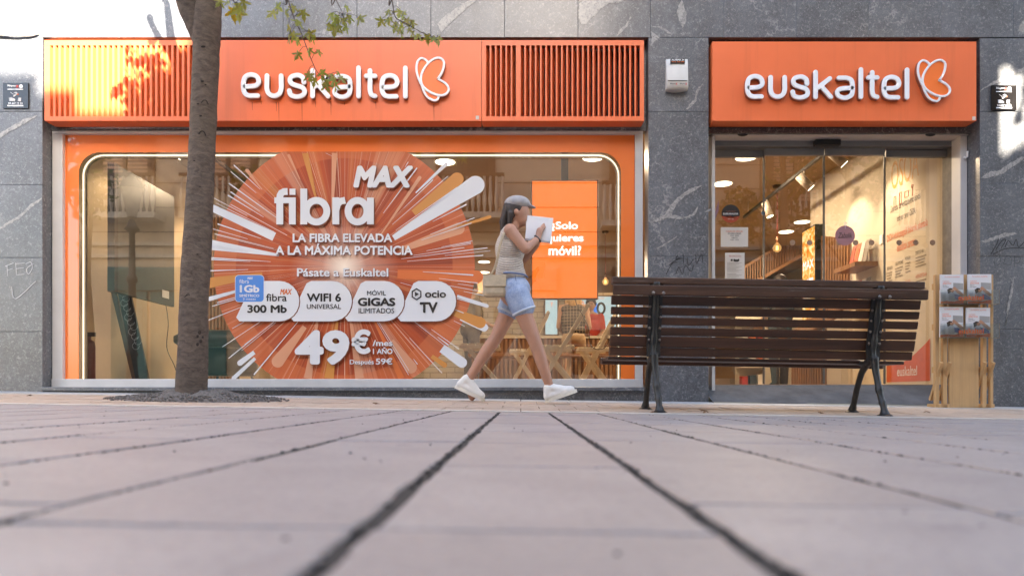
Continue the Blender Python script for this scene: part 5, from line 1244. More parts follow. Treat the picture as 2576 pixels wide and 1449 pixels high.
def denim_mat():
    t = NT('denim'); v = t.coord(); col = t.mix(t.ramp(t.noise(v, 9, 5, .6), [(.35, 0.), (.7, 1.)]), (.16, .23, .40), (.36, .44, .60)); col = t.mix(t.ramp(t.noise(v, 160, 2), [(.4, 0.), (.6, .25)]), col, (.6, .65, .72)); t.bsdf(col, .85, bump=t.noise(v, 70, 4), bstr=.3, bdist=.004); return t.m
dn_ = denim_mat()
sh_ = blob_obj('shorts', [('e', W3(1293, 728), (.130, .168, .115)), ('c', W3(1300, 745, -.085), .098, W3(1314, 776, -.086), .096), ('c', W3(1292, 745, .085), .098, W3(1282, 773, .085), .096)], .008, dn_, wk, 3)
hem = MB()
for (c0, ax_d) in ((W3(1318, 786, -.086), W3(1345, 862, -.09) - hipN), (W3(1278, 783, .085), knF - hipF)):
    a = ax_d.normalized(); u = Vector((0, 1, 0)); v_ = a.cross(u).normalized()
    hem.tube([c0 + (u * math.cos(q) + v_ * math.sin(q)) * .088 for q in [k * math.pi / 9 for k in range(19)]], .010, 6)
hem.build('frayed_hem', plain('pale_denim', (.5, .56, .64), .9), sh_)
HAIR = plain('dark_hair', (.035, .025, .022), .55, .4, 60)
hr = blob_obj('hair', [('e', W3(1300, 528), (.096, .082, .100)), ('c', W3(1284, 535), .055, W3(1272, 562), .035), ('c', W3(1272, 560), .036, W3(1270, 590), .022), ('c', W3(1290, 545, -.06), .025, W3(1286, 570, -.05), .016), ('c', W3(1290, 545, .06), .025, W3(1286, 570, .05), .016)], .008, HAIR, wk, 3)
hr.location = (-.014, 0, .006)
CAP = plain('grey_cap', (.34, .33, .34), .8, .15, 30)
cp = blob_obj('cap', [('e', W3(1301, 513), (.104, .092, .062)), ('c', W3(1322, 515, -.045), .012, W3(1322, 515, .045), .012), ('c', W3(1336, 520, -.03), .009, W3(1336, 520, .03), .009), ('c', W3(1322, 515, -.03), .012, W3(1345, 523, -.012), .008), ('c', W3(1322, 515, .03), .012, W3(1345, 523, .012), .008), ('c', W3(1322, 514), .014, W3(1346, 523), .008)], .007, CAP, wk, 3)
for sg in (-1, 1): MB().sphere(W3(1324, 534, .028 * sg), (.007, .012, .008), 8, 6).build('eye', plain('eye_dark', (.03, .02, .015), .2), wk)
MB().tube(spline([W3(1326, 552, -.018), W3(1327.5, 552.5, 0), W3(1326, 552, .018)], 3), .0045, 6).build('lips', plain('lips', (.36, .12, .10), .5), wk)
rh = random.Random(8); st_ = MB()
for k in range(70):
    a = rh.uniform(-1.2, 1.2); p0 = W3(1284 + rh.uniform(-6, 8), 520 + rh.uniform(-4, 10), .07 * math.sin(a)); p1 = W3(1274 + rh.uniform(-6, 8), 558 + rh.uniform(-8, 10), .055 * math.sin(a) + rh.gauss(0, .01)); p2 = W3(1268 + rh.uniform(-8, 12), 592 + rh.uniform(-12, 12), .03 * math.sin(a) + rh.gauss(0, .02))
    st_.tube(spline([p0, p1 + Vector((-.012, 0, 0)), p2], 3), [.0028, .0026, .0024, .002, .0017, .0013, .0008], 4)
st_.build('loose_hair', HAIR, hr)
for sg in (-1, 1): MB().tube(spline([W3(1321, 527.5, .018 * sg), W3(1324.5, 526, .030 * sg), W3(1321, 527, .044 * sg)], 3), .0035, 5).build('eyebrow', HAIR, wk)
for sg in (-1, 1):
    m = MB(); m.tube(spline([W3(1296, 700, .135 * sg), W3(1302, 735, .165 * sg), W3(1308, 778, .175 * sg)], 4), .0028, 5); m.build('seam', plain('seam_blue', (.10, .14, .26), .9), sh_)
MB().tube(spline([W3(1268, 693, -.125), W3(1290, 696, -.165), W3(1318, 697, -.11), W3(1327, 697, 0)], 4), .007, 6).build('waistband', plain('band_blue', (.14, .19, .33), .9), sh_)
WSH, WSO = plain('white_canvas', (.70, .69, .66), .8, .06, 30), plain('cream_sole', (.66, .62, .54), .7, .08, 20)
gN, gF = gz(X(1390, PD), PD - .08) + .004, gz(X(1180, PD), PD + .07) + .004
tN = W3(1448, 989, -.08); foot_shoe(wk, ankN + Vector((0, 0, .0)), Vector((ankN.x + .205, ankN.y, gN + .085)), (-.33, 0, .94), WSH, WSO)
foot_shoe(wk, ankF, Vector((ankF.x + .135, ankF.y, gF - .003)), (.42, 0, .9), WSH, WSO)
MB().tube([wrN + Vector((0, .03 * math.cos(q), .0)) + Vector((.03 * math.sin(q) * .7, 0, -.03 * math.sin(q) * .7)) for q in [k * math.pi / 8 for k in range(17)]], .008, 6).build('wristband', MAT['black'], wk)
t = thing('paper_folder', W3(1356, 575), 'white folded sheet held up in front of the walking woman', 'paper')
f0 = W3(1356, 577); m = MB()
for sy in (-1, 1): m.bar(f0 + Vector((-.10, .035 * sy, .01)), f0 + Vector((.10, .035 * sy, -.012)), .004, .18, (0.1, 0, 1))
m.bar(f0 + Vector((-.10, 0, .09)), f0 + Vector((-.10, 0, -.075)), .07, .004, (1, 0, 0)); m.build('sheets', plain('bright_paper', (.78, .79, .82), .6, .03), t)
t = thing('shoulder_bag', W3(1252, 735), 'small sand coloured shoulder bag hanging behind the hip of the walking woman', 'bag')
BAG = plain('sand_canvas', (.46, .38, .27), .8, .15, 20)
m = MB(); b0 = W3(1250, 722, -.10); m.box(b0.x - .105, b0.x + .08, b0.y - .045, b0.y + .045, b0.z - .095, b0.z + .07); o = m.build('pouch', BAG, t, bev=.03)
MB().box(b0.x - .10, b0.x + .075, b0.y - .054, b0.y - .0455, b0.z - .02, b0.z + .068).build('flap', BAG, t, bev=.004)
MB().tube(spline([b0 + Vector((-.05, -.01, .065)), W3(1248, 680, -.15), W3(1262, 622, -.185), W3(1280, 580, -.14), W3(1290, 572, 0.02), W3(1272, 590, .12)], 5), .011, 7, True, .4).build('strap', BAG, t)

# ---- people inside the shop
def indoor_person(label, x, y, h, shirt, trousers, hair, face, seat=None, longhair=False, extra=None):
    """face = direction angle the person looks to (degrees, 0 = away from the street)"""
    a = R(face); fw = Vector((math.sin(a), math.cos(a), 0)); rt = Vector((math.cos(a), -math.sin(a), 0)); up = Vector((0, 0, 1)); k = h / 1.65
    zb = ZF; t = thing('person', (x, y, zb), label, 'person'); o = Vector((x, y, zb))
    def q(f, r, z): return o + fw * f * k + rt * r * k + up * z * k
    hz = .86; 
    if seat: hz = seat / k + .10
    dz = hz - .86
    bp = [('e', q(0, 0, hz + .04), (.16 * k, .14 * k, .12 * k)), ('e', q(.0, 0, hz + .30), (.18 * k, .13 * k, .2 * k)), ('e', q(0, 0, hz + .46), (.19 * k, .12 * k, .12 * k)), ('c', q(0, 0, hz + .5), .055 * k, q(.02, 0, hz + .62), .05 * k), ('e', q(.03, 0, hz + .70), (.08 * k, .09 * k, .11 * k)), ('c', q(.115, 0, hz + .69), .010, q(.122, 0, hz + .675), .014), ('e', q(.02, .085, hz + .69), (.012, .018, .026)), ('e', q(.02, -.085, hz + .69), (.012, .018, .026))]
    tp = [('e', q(0, 0, hz + .04), (.175 * k, .155 * k, .13 * k))]
    for s_ in (-1, 1):
        bp += [('c', q(0, .18 * s_, hz + .48), .055 * k, q(.04, .23 * s_, hz + .2), .042 * k), ('c', q(.04, .23 * s_, hz + .2), .042 * k, q(.26, .18 * s_, hz + .12), .03 * k)]
        wr = q(.26, .18 * s_, hz + .12); bp += hand(wr, wr + fw * .1, rt * (-s_), (0, 0, -1))
        if seat: kn, an = q(.18, .11 * s_, hz - .22), q(.10, .12 * s_, .09)
        else: kn, an = q(.02, .1 * s_, .48), q(0 + .03 * s_, .1 * s_, .08)
        bp += [('c', q(0, .09 * s_, hz), .085 * k, kn, .058 * k), ('c', kn, .055 * k, an, .035 * k)]
        tp += [('c', q(0, .09 * s_, hz), .10 * k, kn, .075 * k), ('c', kn, .072 * k, an, .058 * k)]
        foot_shoe(t, an, an + fw * .16 - up * (an.z - ZF), (0, 0, 1), MAT['black'], MAT['rubber'])
    blob_obj('body', bp, .012, SKIN2, t, 3)
    blob_obj('trousers', tp, .012, trousers, t, 3)
    blob_obj('shirt', [('e', q(0, 0, hz + .14), (.185 * k, .155 * k, .14 * k)), ('e', q(0, 0, hz + .30), (.20 * k, .150 * k, .21 * k)), ('e', q(0, 0, hz + .46), (.20 * k, .135 * k, .10 * k))] + ([] if extra == 'vest' else [('c', q(0, .18 * s_, hz + .48), .07 * k, q(.03, .215 * s_, hz + .28), .062 * k) for s_ in (-1, 1)]), .012, shirt, t, 3)
    hp = [('e', q(.0, 0, hz + .74), (.105 * k, .105 * k, .10 * k))]
    if longhair: hp += [('c', q(-.05, 0, hz + .72), .085 * k, q(-.07, 0, hz + .54), .075 * k), ('c', q(-.02, -.07, hz + .7), .05 * k, q(-.03, -.09, hz + .55), .04 * k), ('c', q(-.02, .07, hz + .7), .05 * k, q(-.03, .09, hz + .55), .04 * k)]
    blob_obj('hair', hp, .01, hair, t, 3)
    for s_ in (-1, 1): MB().sphere(q(.11, .03 * s_, hz + .715), .009, 8, 6).build('eye', MAT['black'], t)
    return t
def plaid():
    t = NT('black_plaid'); v = t.coord(); sp = t.n('ShaderNodeSeparateXYZ'); t.l(v, sp.inputs[0])
    def lines(o_, p, w_): return t.math('LESS_THAN', t.math('FRACT', t.math('MULTIPLY', o_, p)), w_)
    f = t.math('MAXIMUM', lines(sp.outputs[0], 22, .16), lines(sp.outputs[2], 22, .16))
    t.bsdf(t.mix(f, (.012, .011, .012), (.30, .22, .14)), .8); return t.m
indoor_person('fair haired customer in black plaid vest seen from behind, at the counter', X(1443, 10.3), 10.3, 1.62, plaid(), plain('khaki', (.40, .27, .15), .8), plain('fair_hair', (.40, .24, .09), .5, .3, 50), 10, seat=.62, longhair=True, extra='vest')
s = thing('bar_stool', (X(1443, 10.3), 10.3, ZF), 'wooden stool under the customer in the plaid vest', 'stool')
x_ = X(1443, 10.3)
MB().lathe([(0, .56), (.17, .56), (.175, .58), (.17, .60), (0, .60)], (x_, 10.3, ZF)).build('seat', MAT['slat_wood'], s)
for sx in (-1, 1):
    for sy in (-1, 1): MB().tube([(x_ + .1 * sx, 10.3 + .1 * sy, ZF + .565), (x_ + .16 * sx, 10.3 + .16 * sy, ZF)], .016).build('leg', MAT['slat_wood'], s)
indoor_person('dark haired shop assistant in red behind the counter', X(1486, 12.2), 12.15, 1.55, plain('red_shirt', (.45, .04, .02), .8), MAT['black'], HAIR, 190)
indoor_person('customer in olive shirt standing beside the right edge of the disc', X(1185, 10.6), 10.6, 1.6, plain('olive', (.13, .10, .06), .8), plain('dark_trousers', (.05, .035, .03), .8), HAIR, 60)
indoor_person('customer in dark trousers standing at the desk behind the bench', X(1962, 10.4), 10.4, 1.66, plain('dark_shirt', (.05, .04, .04), .8), plain('grey_trousers', (.035, .035, .04), .8), HAIR, -20)
# ------------------------------------------------------------------ street trees
def bark_mat():
    t = NT('bark'); v = t.coord(); n1 = t.noise(t.coord((1, 1, 2.2)), 16, 7, .7, .5); n2 = t.noise(v, 3, 4); n3 = t.noise(t.coord((1.0, 1.0, 3.0)), 60, 5, .7)
    col = t.mix(t.ramp(n1, [(.3, 0.), (.7, 1.)]), (.066, .048, .036), (.215, .16, .125)); col = t.mix(t.ramp(n2, [(.45, 0.), (.7, .5)]), col, (.15, .112, .08)); col = t.mix(t.ramp(n3, [(.62, 0.), (.72, .8)]), col, (.014, .010, .008)); lent = t.noise(t.coord((.6, .6, 5.0), rnd=2), 11, 4, .6); col = t.mix(t.ramp(lent, [(.66, 0.), (.72, .55)]), col, (.20, .17, .145))
    h = t.math('ADD', n1, t.math('MULTIPLY', n3, .5)); t.bsdf(col, .85, bump=h, bstr=1.0, bdist=.03); return t.m
MAT['bark'] = bark_mat(); MAT['twig'] = plain('twig_bark', (.045, .028, .02), .7)
def leaf_mat(name, c, tr):
    t = NT(name); oi = t.n('ShaderNodeObjectInfo'); col = t.mix(t.ramp(oi.outputs['Random'], [(0., 0.), (1., 1.)]), tuple(x * .75 for x in c), tuple(x * 1.35 for x in c))
    b = t.n('ShaderNodeBsdfPrincipled'); t.l(col, b.inputs['Base Color']); b.inputs['Roughness'].default_value = .45
    tl_ = t.n('ShaderNodeBsdfTranslucent'); tc = t.mix(0.5, col, tr); t.l(tc, tl_.inputs[0]); mx = t.n('ShaderNodeMixShader'); mx.inputs[0].default_value = .5
    t.l(b.outputs[0], mx.inputs[1]); t.l(tl_.outputs[0], mx.inputs[2]); t.l(mx.outputs[0], t.out.inputs[0]); return t.m
MAT['leaf'] = leaf_mat('maple_leaf', (.15, .19, .035), (.62, .68, .10)); MAT['leaf_yellow'] = leaf_mat('yellow_leaf', (.34, .29, .02), (.8, .66, .04)); MAT['leaf_dark'] = leaf_mat('crown_leaf', (.05, .075, .02), (.2, .28, .05))
OUT = [(0, 0), (.06, .05), (.20, -.04), (.36, -.12), (.27, .03), (.36, .07), (.22, .13), (.15, .20), (.30, .27), (.40, .25), (.42, .36), (.58, .40), (.72, .60), (.52, .52), (.54, .62), (.38, .52), (.22, .42), (.11, .40), (.13, .55), (.27, .68), (.16, .72), (.18, .86), (.07, .92), (0, 1.22)]
def leaf_mesh(mat, fold):
    pts = OUT + [(-x, y) for x, y in reversed(OUT[1:-1])]
    m = MB(); n = len(pts); mid = [(0, .05), (0, .3), (0, .6)]
    v3 = lambda x, y: (x, y, -abs(x) * fold + .12 * y * y * -fold)
    m.add([v3(*p) for p in pts] + [v3(0, .35)], [(k, (k + 1) % n, n) for k in range(n)])
    m.bar((0, 0, 0), (0, -.35, .04), .018, .018)
    me = m.mesh('leaf'); me.materials.append(mat); return me
leafs_m = [leaf_mesh(MAT['leaf'], .25), leaf_mesh(MAT['leaf'], .5), leaf_mesh(MAT['leaf'], -.2)]; leaf_y = leaf_mesh(MAT['leaf_yellow'], .2); leaf_dry = leaf_mesh(plain('dry_leaf', (.16, .085, .04), .8, .3, 40), .5)
rl = random.Random(21)
def put_leaf(parent, p, size, yaw=None, me=None, droop=None):
    """a leaf hanging from p, blade mostly facing the street or the wall"""
    o = bpy.data.objects.new('leaf', me or rl.choice(leafs_m)); COL.objects.link(o); attach(o, parent)
    mt = Matrix.Rotation(rl.uniform(-1.3, 1.3) if yaw is None else yaw, 4, 'Z') @ Matrix.Rotation(R(rl.uniform(62, 118)), 4, 'X') @ Matrix.Rotation(math.pi + (rl.uniform(-.8, .8) if droop is None else droop), 4, 'Z') @ Matrix.Scale(size, 4)
    o.matrix_basis = Matrix.Translation(p) @ mt; return o
TD = 5.2
def T3(px, py, y=0): return Vector((X(px, TD + y), TD + y, Z(py, TD + y)))
tree = thing('street_tree', (X(483, TD), TD, gz(-2.4, TD)), 'young street tree with grey brown trunk in front of the shop window', 'tree')
def trunk_mesh(pts, rad, n=36, seed=0, rough=.09):
    P = spline(pts, 8); m = MB(); k8 = len(pts) - 1
    rr_ = []
    for i in range(len(P)):
        f = i / 8; j = min(int(f), k8 - 1); rr_.append(rad[j] + (rad[j + 1] - rad[j]) * (f - j))
    m.tube(P, rr_, n)
    cnt = len(P) * n
    for i in range(cnt):
        c = P[i // n]; v = Vector(m.v[i]); dv = v - c
        nn = noise.noise(v * 7 + Vector((seed, 0, 0))) * .6 + noise.noise(Vector((v.x * 22, v.y * 22, v.z * 14))) * .35 + noise.noise(v * 45) * .2
        m.v[i] = tuple(c + dv * (1 + rough * nn))
    return m
tr = trunk_mesh([T3(483, 1004), T3(482, 975), T3(486, 860), T3(491, 700), T3(500, 540), T3(508, 380), T3(515, 220), T3(519, 120), T3(521, 60), T3(527, -10), T3(536, -140), T3(556, -320), T3(600, -520), T3(640, -760)],
                [.122, .112, .106, .103, .098, .094, .092, .094, .100, .085, .078, .065, .048, .03]).build('trunk', MAT['bark'], tree)
m = trunk_mesh([T3(512, 120, .01), T3(498, 66, .01), T3(478, 26, 0), T3(455, -30, -.03), T3(420, -130, -.1), T3(380, -280, -.25), T3(350, -500, -.4)], [.06, .085, .078, .065, .055, .04, .025], seed=5); m.build('limb', MAT['bark'], tree)
m = MB()
for (px, py, r0) in ((509, 205, .010), (505, 292, .008), (511, 118, .013), (498, 262, .007), (517, 214, .006), (489, 405, .007), (503, 470, .006), (480, 590, .008), (497, 640, .006)): m.sphere(T3(px, py, -.094), (r0 * 1.4, .006, r0 * .6), 9, 5)
kn = m.build('knot', plain('knot_dark', (.02, .014, .01), .9), tr)
kn2 = MB()
for (px, py) in ((515, 252), (509, 330), (474, 740)):
    kn2.tube(spline([T3(px - 9, py + 8, -.097), T3(px - 3, py + 1, -.103), T3(px + 4, py + 2, -.099), T3(px + 9, py + 12, -.085)], 4), .004, 6)
kn2.build('bark_scar', plain('scar_dark', (.03, .02, .015), .9), tr)
for (px, py, r0) in ((502, 836, .016), (497, 846, .012), (505, 858, .014), (497, 866, .013), (510, 848, .009)):
    P = T3(px, py, -.101); MB().sphere(P, (r0 * .8, .008, r0), 9, 6).build('knot', plain('knot_brown', (.035, .024, .018), .9), tr)
# limbs reaching towards the wall and the street, above the frame
def limb(pts, rad, name='limb', parent=tree): return MB().tube(spline(pts, 4), [rad[0] + (rad[1] - rad[0]) * k / (4 * (len(pts) - 1)) for k in range(4 * (len(pts) - 1) + 1)], 8).build(name, MAT['bark'], parent)
A0 = T3(536, -140)
limb([A0, (-1.9, 5.1, 4.25), (-1.3, 5.05, 4.55), (-.7, 5.0, 4.7), (0.1, 4.9, 4.75)], (.04, .012))
limb([T3(420, -130, -.1), (-2.75, 4.7, 4.1), (-2.6, 4.3, 4.35), (-2.45, 4.0, 4.3)], (.03, .01))
limb([T3(556, -320), (-2.6, 4.6, 5.2), (-2.9, 3.8, 5.8), (-3.2, 3.2, 6.2)], (.04, .012)); limb([T3(600, -520), (-1.6, 4.9, 6.0), (-.8, 4.6, 6.5)], (.035, .01)); limb([T3(350, -500, -.4), (-3.4, 4.4, 5.8), (-3.9, 4.0, 6.3)], (.025, .01))
def Q(x, y, dep=0): return T3(552.1 + .25107 * x, .25107 * y, dep)       # measured on the top enlargement
twigs = [([(-1.85, 5.05, 4.25), (-1.75, 5.0, 3.95), Q(660, -60, -.2), Q(685, 0, -.2), Q(730, 140, -.2), Q(770, 240, -.2), Q(822, 345, -.21), Q(870, 470, -.22), Q(920, 600, -.22), Q(980, 725, -.22), Q(1060, 795, -.22)], (.0055, .0022),
          [(570, 60), (560, 110), (655, 120), (740, 60), (690, 250), (800, 210), (860, 160), (830, 100), (700, 350), (790, 390), (880, 330), (945, 340), (800, 520), (905, 480), (990, 500), (880, 320), (720, 330), (960, 780), (930, 760), (1030, 700), (1090, 800), (1150, 780), (1160, 820), (1190, 720), (880, 730), (1080, 760), (1120, 740), (1210, 770), (1060, 830)]),
         ([(-1.3, 5.05, 4.5), (-1.2, 5.0, 4.1), Q(1130, -70, -.15), Q(1165, 0, -.15), Q(1205, 75, -.15), Q(1240, 150, -.15)], (.0055, .0022),
          [(1110, 130), (1190, 150), (1270, 60), (1240, 180), (1300, 150), (1390, 170), (1085, 240), (1145, 270), (1250, 250), (1210, 250), (1280, 270), (1160, 200)]),
         ([(-.75, 5.0, 4.65), (-.72, 5.0, 4.2), Q(1715, -80, -.15), Q(1730, 0, -.15), Q(1745, 110, -.15), Q(1775, 190, -.15), Q(1890, 250, -.15), Q(1990, 310, -.15), Q(2100, 360, -.16), Q(2190, 385, -.17)], (.0055, .0022),
          [(1630, 190), (1680, 190), (1720, 170), (1760, 220), (1810, 100), (1850, 120), (1870, 190), (1930, 215), (1790, 290), (1840, 260), (1890, 290), (1940, 310), (2000, 340), (2080, 350), (2130, 380), (2190, 370), (1760, 270), (1820, 320), (1700, 100)]),
         ([(-2.15, 5.1, 4.0), Q(60, -220, -.1), Q(90, -90, -.1), Q(130, -10, -.1), Q(160, 40, -.1)], (.0055, .0022), [(100, 15), (200, 60), (230, -10), (20, 0), (170, 30)])]
for P, rad, lv in twigs:
    S = spline(P, 5); tw = MB().tube(S, [rad[0] + (rad[1] - rad[0]) * k / (len(S) - 1) for k in range(len(S))], 7).build('twig', MAT['twig'], tree)
    pet = MB()
    for i, (x, y) in enumerate(lv):
        p = Q(x, y, -.2 + rl.uniform(-.12, .12)); near = min(S, key=lambda q: (q - p).length)
        if (near - p).length > .02: pet.tube([near, near.lerp(p, .5) + Vector((0, 0, .015)), p], .0016, 5)
        put_leaf(tw, p, rl.uniform(.048, .082))
    pet.build('petiole', MAT['twig'], tw, kind='stuff')
for (x, y) in ((130, 75), (185, 85)): put_leaf(tree, Q(x, y, -.12), .10, .2, leaf_y if x < 150 else None, 0.1)
def crown(name, parent, blobs, n, size, mat, seed):
    r_ = random.Random(seed); m = MB()
    for (c, rad, dens) in blobs:
        for k in range(int(n * dens)):
            dv = Vector((r_.gauss(0, 1), r_.gauss(0, 1), r_.gauss(0, 1))); dv.normalize(); p = Vector(c) + Vector((dv.x * rad[0], dv.y * rad[1], dv.z * rad[2])) * r_.random() ** .45
            a = Vector((r_.uniform(-1, 1), r_.uniform(-1, 1), r_.uniform(-.6, .6))).normalized(); b = a.cross(Vector((r_.uniform(-1, 1), r_.uniform(-1, 1), r_.uniform(-1, 1)))).normalized(); s_ = size * r_.uniform(.7, 1.3)
            m.add([p, p + a * s_ * .35 + b * s_ * .45, p + a * s_, p + a * s_ * .35 - b * s_ * .45], [(0, 1, 2, 3)])
    return m.build(name, mat, parent, kind='stuff')
crown('crown', tree, [((-2.2, 5.0, 6.4), (1.5, 1.0, 1.3), 1.0), ((-3.4, 4.0, 6.6), (1.0, 1.0, .8), .6), ((-.8, 4.7, 6.2), (1.1, .9, .8), .7), ((-.7, 4.95, 4.75), (1.1, .5, .35), .35), ((-2.47, 4.05, 3.82), (.34, .35, .46), .28)], 900, .11, MAT['leaf_dark'], 4)
# earth mound round the foot of the trunk
m = MB(); rg = random.Random(2); nr, na = 14, 64; vs = []
for i in range(nr + 1):
    r_ = .06 + .53 * i / nr
    for k in range(na):
        a = 2 * math.pi * k / na; x, y = X(492, 5.05) + r_ * math.cos(a) * 1.02, 5.1 + r_ * .62 * math.sin(a)
        h = .062 * max(0, 1 - (i / nr)) ** .8 * (1 + .9 * noise.noise(Vector((x * 9, y * 9, 0)))) + .02 * noise.noise(Vector((x * 34, y * 34, 3))) * (i < nr)
        vs.append((x, y, gz(x, y) + .001 + max(h, 0) - .008 * (i == nr)))
m.add(vs, [(i * na + k, (i + 1) * na + k, (i + 1) * na + (k + 1) % na, i * na + (k + 1) % na) for i in range(nr) for k in range(na)], True)
soil = tag(m.build('soil_mound', plain('dark_soil', (.12, .108, .10), .95, .5, 60)), 'mound of dark gritty soil round the foot of the tree trunk', 'soil', kind='stuff')
m = MB()
for k in range(900):
    a, r_ = rg.uniform(0, 6.283), .12 + .55 * math.sqrt(rg.random()); x, y = X(492, 5.05) + r_ * math.cos(a), 5.1 + r_ * .62 * math.sin(a)
    s_ = rg.uniform(.004, .011); m.sphere((x, y, gz(x, y) + .062 * max(0, 1 - (r_ - .06) / .62) ** .8 + s_ * .3), (s_, s_, s_ * .7), 5, 3)
tag(m.build('gravel', plain('grit', (.13, .115, .105), .95, .5, 60)), 'loose grit scattered over the soil at the foot of the tree', 'gravel', kind='stuff')
# a few dry leaves and scraps on the pavement
for k, (px, dd, s_) in enumerate(((75, 5.3, .05), (2235, 4.34, .05), (1780, 4.5, .06), (2060, 4.6, .04), (1640, 4.36, .04), (2330, 4.9, .05), (940, 4.9, .05))):
    o = bpy.data.objects.new('fallen_leaf', leaf_dry); COL.objects.link(o); x = X(px, dd); o.location = (x, dd, gz(x, dd) + .012); o.rotation_euler = (rl.uniform(-.3, .3), rl.uniform(-.3, .3), rl.uniform(0, 6)); o.scale = (s_,) * 3
    tag(o, ('dry leaf lying on the sunny pavement at the far left', 'dry leaf by the far leg of the bench', 'dry leaf on the tan tiles left of the bench leg', 'dry leaf under the middle of the bench', 'dry leaf beside the left bench foot', 'dry leaf in front of the leaflet stand', 'dry leaf right of the tree mound')[k], 'leaf', 'dry leaves on the pavement')

# ------------------------------------------------------------------ the other side of the street (reflected in the glass)
CREAM = [plain('cream_render', (.52, .42, .31), .85, .06, 2), plain('buff_render', (.42, .32, .22), .85, .06, 2), plain('ochre_render', (.50, .38, .25), .85, .06, 2)]
O_dark, O_frame, O_teal, O_blind, O_trim = plain('dark_pane', (.03, .028, .03), .15), plain('window_brown', (.07, .035, .02), .6), plain('teal_paint', (.06, .16, .145), .5), plain('blind_cream', (.5, .3, .2), .7), plain('trim_stone', (.52, .46, .38), .8)
YO = -5.0
def opposite(label, x0, x1, h, mat, bays, z_floors, shop=None, balc=True, steps=(), deep=9, rear=None):
    b = thing('apartment_building', ((x0 + x1) / 2, YO, 0), label, 'building')
    MB().box(x0, x1, YO - deep, YO, -.5, h).build('wall', mat, b)
    if rear: MB().box(x0 + .2, x1 - .2, YO - 9, YO - deep - .002, -.5, rear).build('rear_wing', mat, b)  # unseen rear kept low, shaped to let the sun past
    for (a, c, hh) in steps: MB().box(a, c, YO - 2.5, YO - .002, h - .01, hh).build('shade_step', mat, b)  # unseen roof steps, shaped to shade the left end of the sign
    MB().box(x0 + .01, x1 - .01, YO + .001, YO + .18, h - .28, h - .02).build('cornice', O_trim, b)
    for z in (3.55, 3.85): MB().box(x0 + .01, x1 - .01, YO + .001, YO + .09, z, z + .09).build('string_course', O_trim, b)
    for k in range(int((min(h, 11) - 4.2) / .62)):
        j = MB().box(x0 + .02, x1 - .02, YO + .0005, YO + .012, 4.2 + k * .62, 4.2 + k * .62 + .022); j.build('joint', O_frame, b)
    for fz in z_floors:
        if fz + 2.2 > h: continue
        for bx in bays:
            w_ = MB()
            for (a, c, e, f) in ((bx - .75, bx - .58, fz, fz + 2.2), (bx + .58, bx + .75, fz, fz + 2.2), (bx - .58, bx + .58, fz + 2.05, fz + 2.2), (bx - .04, bx + .04, fz, fz + 2.05)): w_.box(a, c, YO + .002, YO + .07, e, f)
            w = w_.build('window', O_frame, b)
            for s_ in (-1, 1):
                a, c = sorted((bx + .04 * s_, bx + .58 * s_)); MB().box(a, c, YO + .003, YO + .02, fz, fz + 2.05).build('pane', O_dark, w)
                if (int(bx * 3 + fz) + s_) % 2 == 0:
                    bl = MB()
                    for q in range(14): bl.box(a + .02, c - .02, YO + .022, YO + .04, fz + 2.0 - q * .1, fz + 2.07 - q * .1)
                    bl.build('blind', O_blind, w)
            if balc:
                MB().box(bx - 1.0, bx + 1.0, YO + .003, YO + .55, fz - .16, fz - .02).build('balcony_slab', O_trim, b)
                rl_ = MB(); rl_.box(bx - 1.0, bx + 1.0, YO + .47, YO + .55, fz + .86, fz + .94)
                ra = rl_.build('balcony_rail', O_frame, b)
                for q in range(14):
                    xx = bx - .94 + q * .145; MB().lathe([(.028, 0), (.028, .08), (.05, .2), (.055, .32), (.03, .55), (.028, .8), (.035, .88)], (xx, YO + .51, fz - .02), 8).build('baluster', O_trim, ra)
    if shop:
        for (a, c, mt) in shop:
            f = MB(); f.box(a, c, YO + .002, YO + .14, 2.72, 3.3)
            q = f.build('shop_front', mt, b)
            for k in range(9): MB().box(a + .03, c - .03, YO + .141, YO + .16, 2.78 + k * .055, 2.805 + k * .055).build('louvre_slat', mt, q)
            n = max(2, int((c - a) / .9)); wd = (c - a) / n
            for k in range(n):
                MB().box(a + k * wd + .05, a + (k + 1) * wd - .05, YO + .003, YO + .06, .1, 2.70).build('shutter', mt, q)
                MB().box(a + k * wd + .15, a + (k + 1) * wd - .15, YO + .061, YO + .08, 1.75, 2.5).build('shutter_panel', mt, q)
    return b
HB = 8.25
opposite('low cream building across the street with balconies, seen reflected in the shop window', -11.2, 2.048, HB, CREAM[0], (-10.0, -7.4, -4.4, -1.4), (4.6, 7.3), [(-10.4, -7.4, O_teal), (-5.4, -2.4, O_dark), (-1.9, .9, O_trim)], steps=((-11.2, -.2, HB + .46), (-.199, .14, HB + .27)))
opposite('tall buff building across the street, seen reflected in the door glass', 2.05, 8.30, 21.0, CREAM[1], (3.0, 7.1), (4.4, 7.6, 10.8), [(2.3, 4.6, O_dark), (5.4, 7.9, O_teal)], deep=1.6, rear=10.6)  # unseen upper height raised here and on the next house to cut sky light
opposite('tall ochre building across the street beyond the gap on the right', 9.1, 24, 21.0, CREAM[2], (10.6, 13.8, 17), (4.4, 7.6, 10.8), [(9.6, 13, O_trim)], deep=1.0, rear=7.4)
opposite('tall ochre building at the far left end of the opposite row', -44, -24, 12.0, CREAM[2], (-27, -30.5, -34), (4.4, 7.6), [(-30, -26, O_dark)], balc=False)
opposite('narrow unseen block added between the two tall houses to bound a sun spot', 8.302, 9.098, 8.0, CREAM[0], (), (), balc=False)  # added out of view: blocks the sun below the lit spot
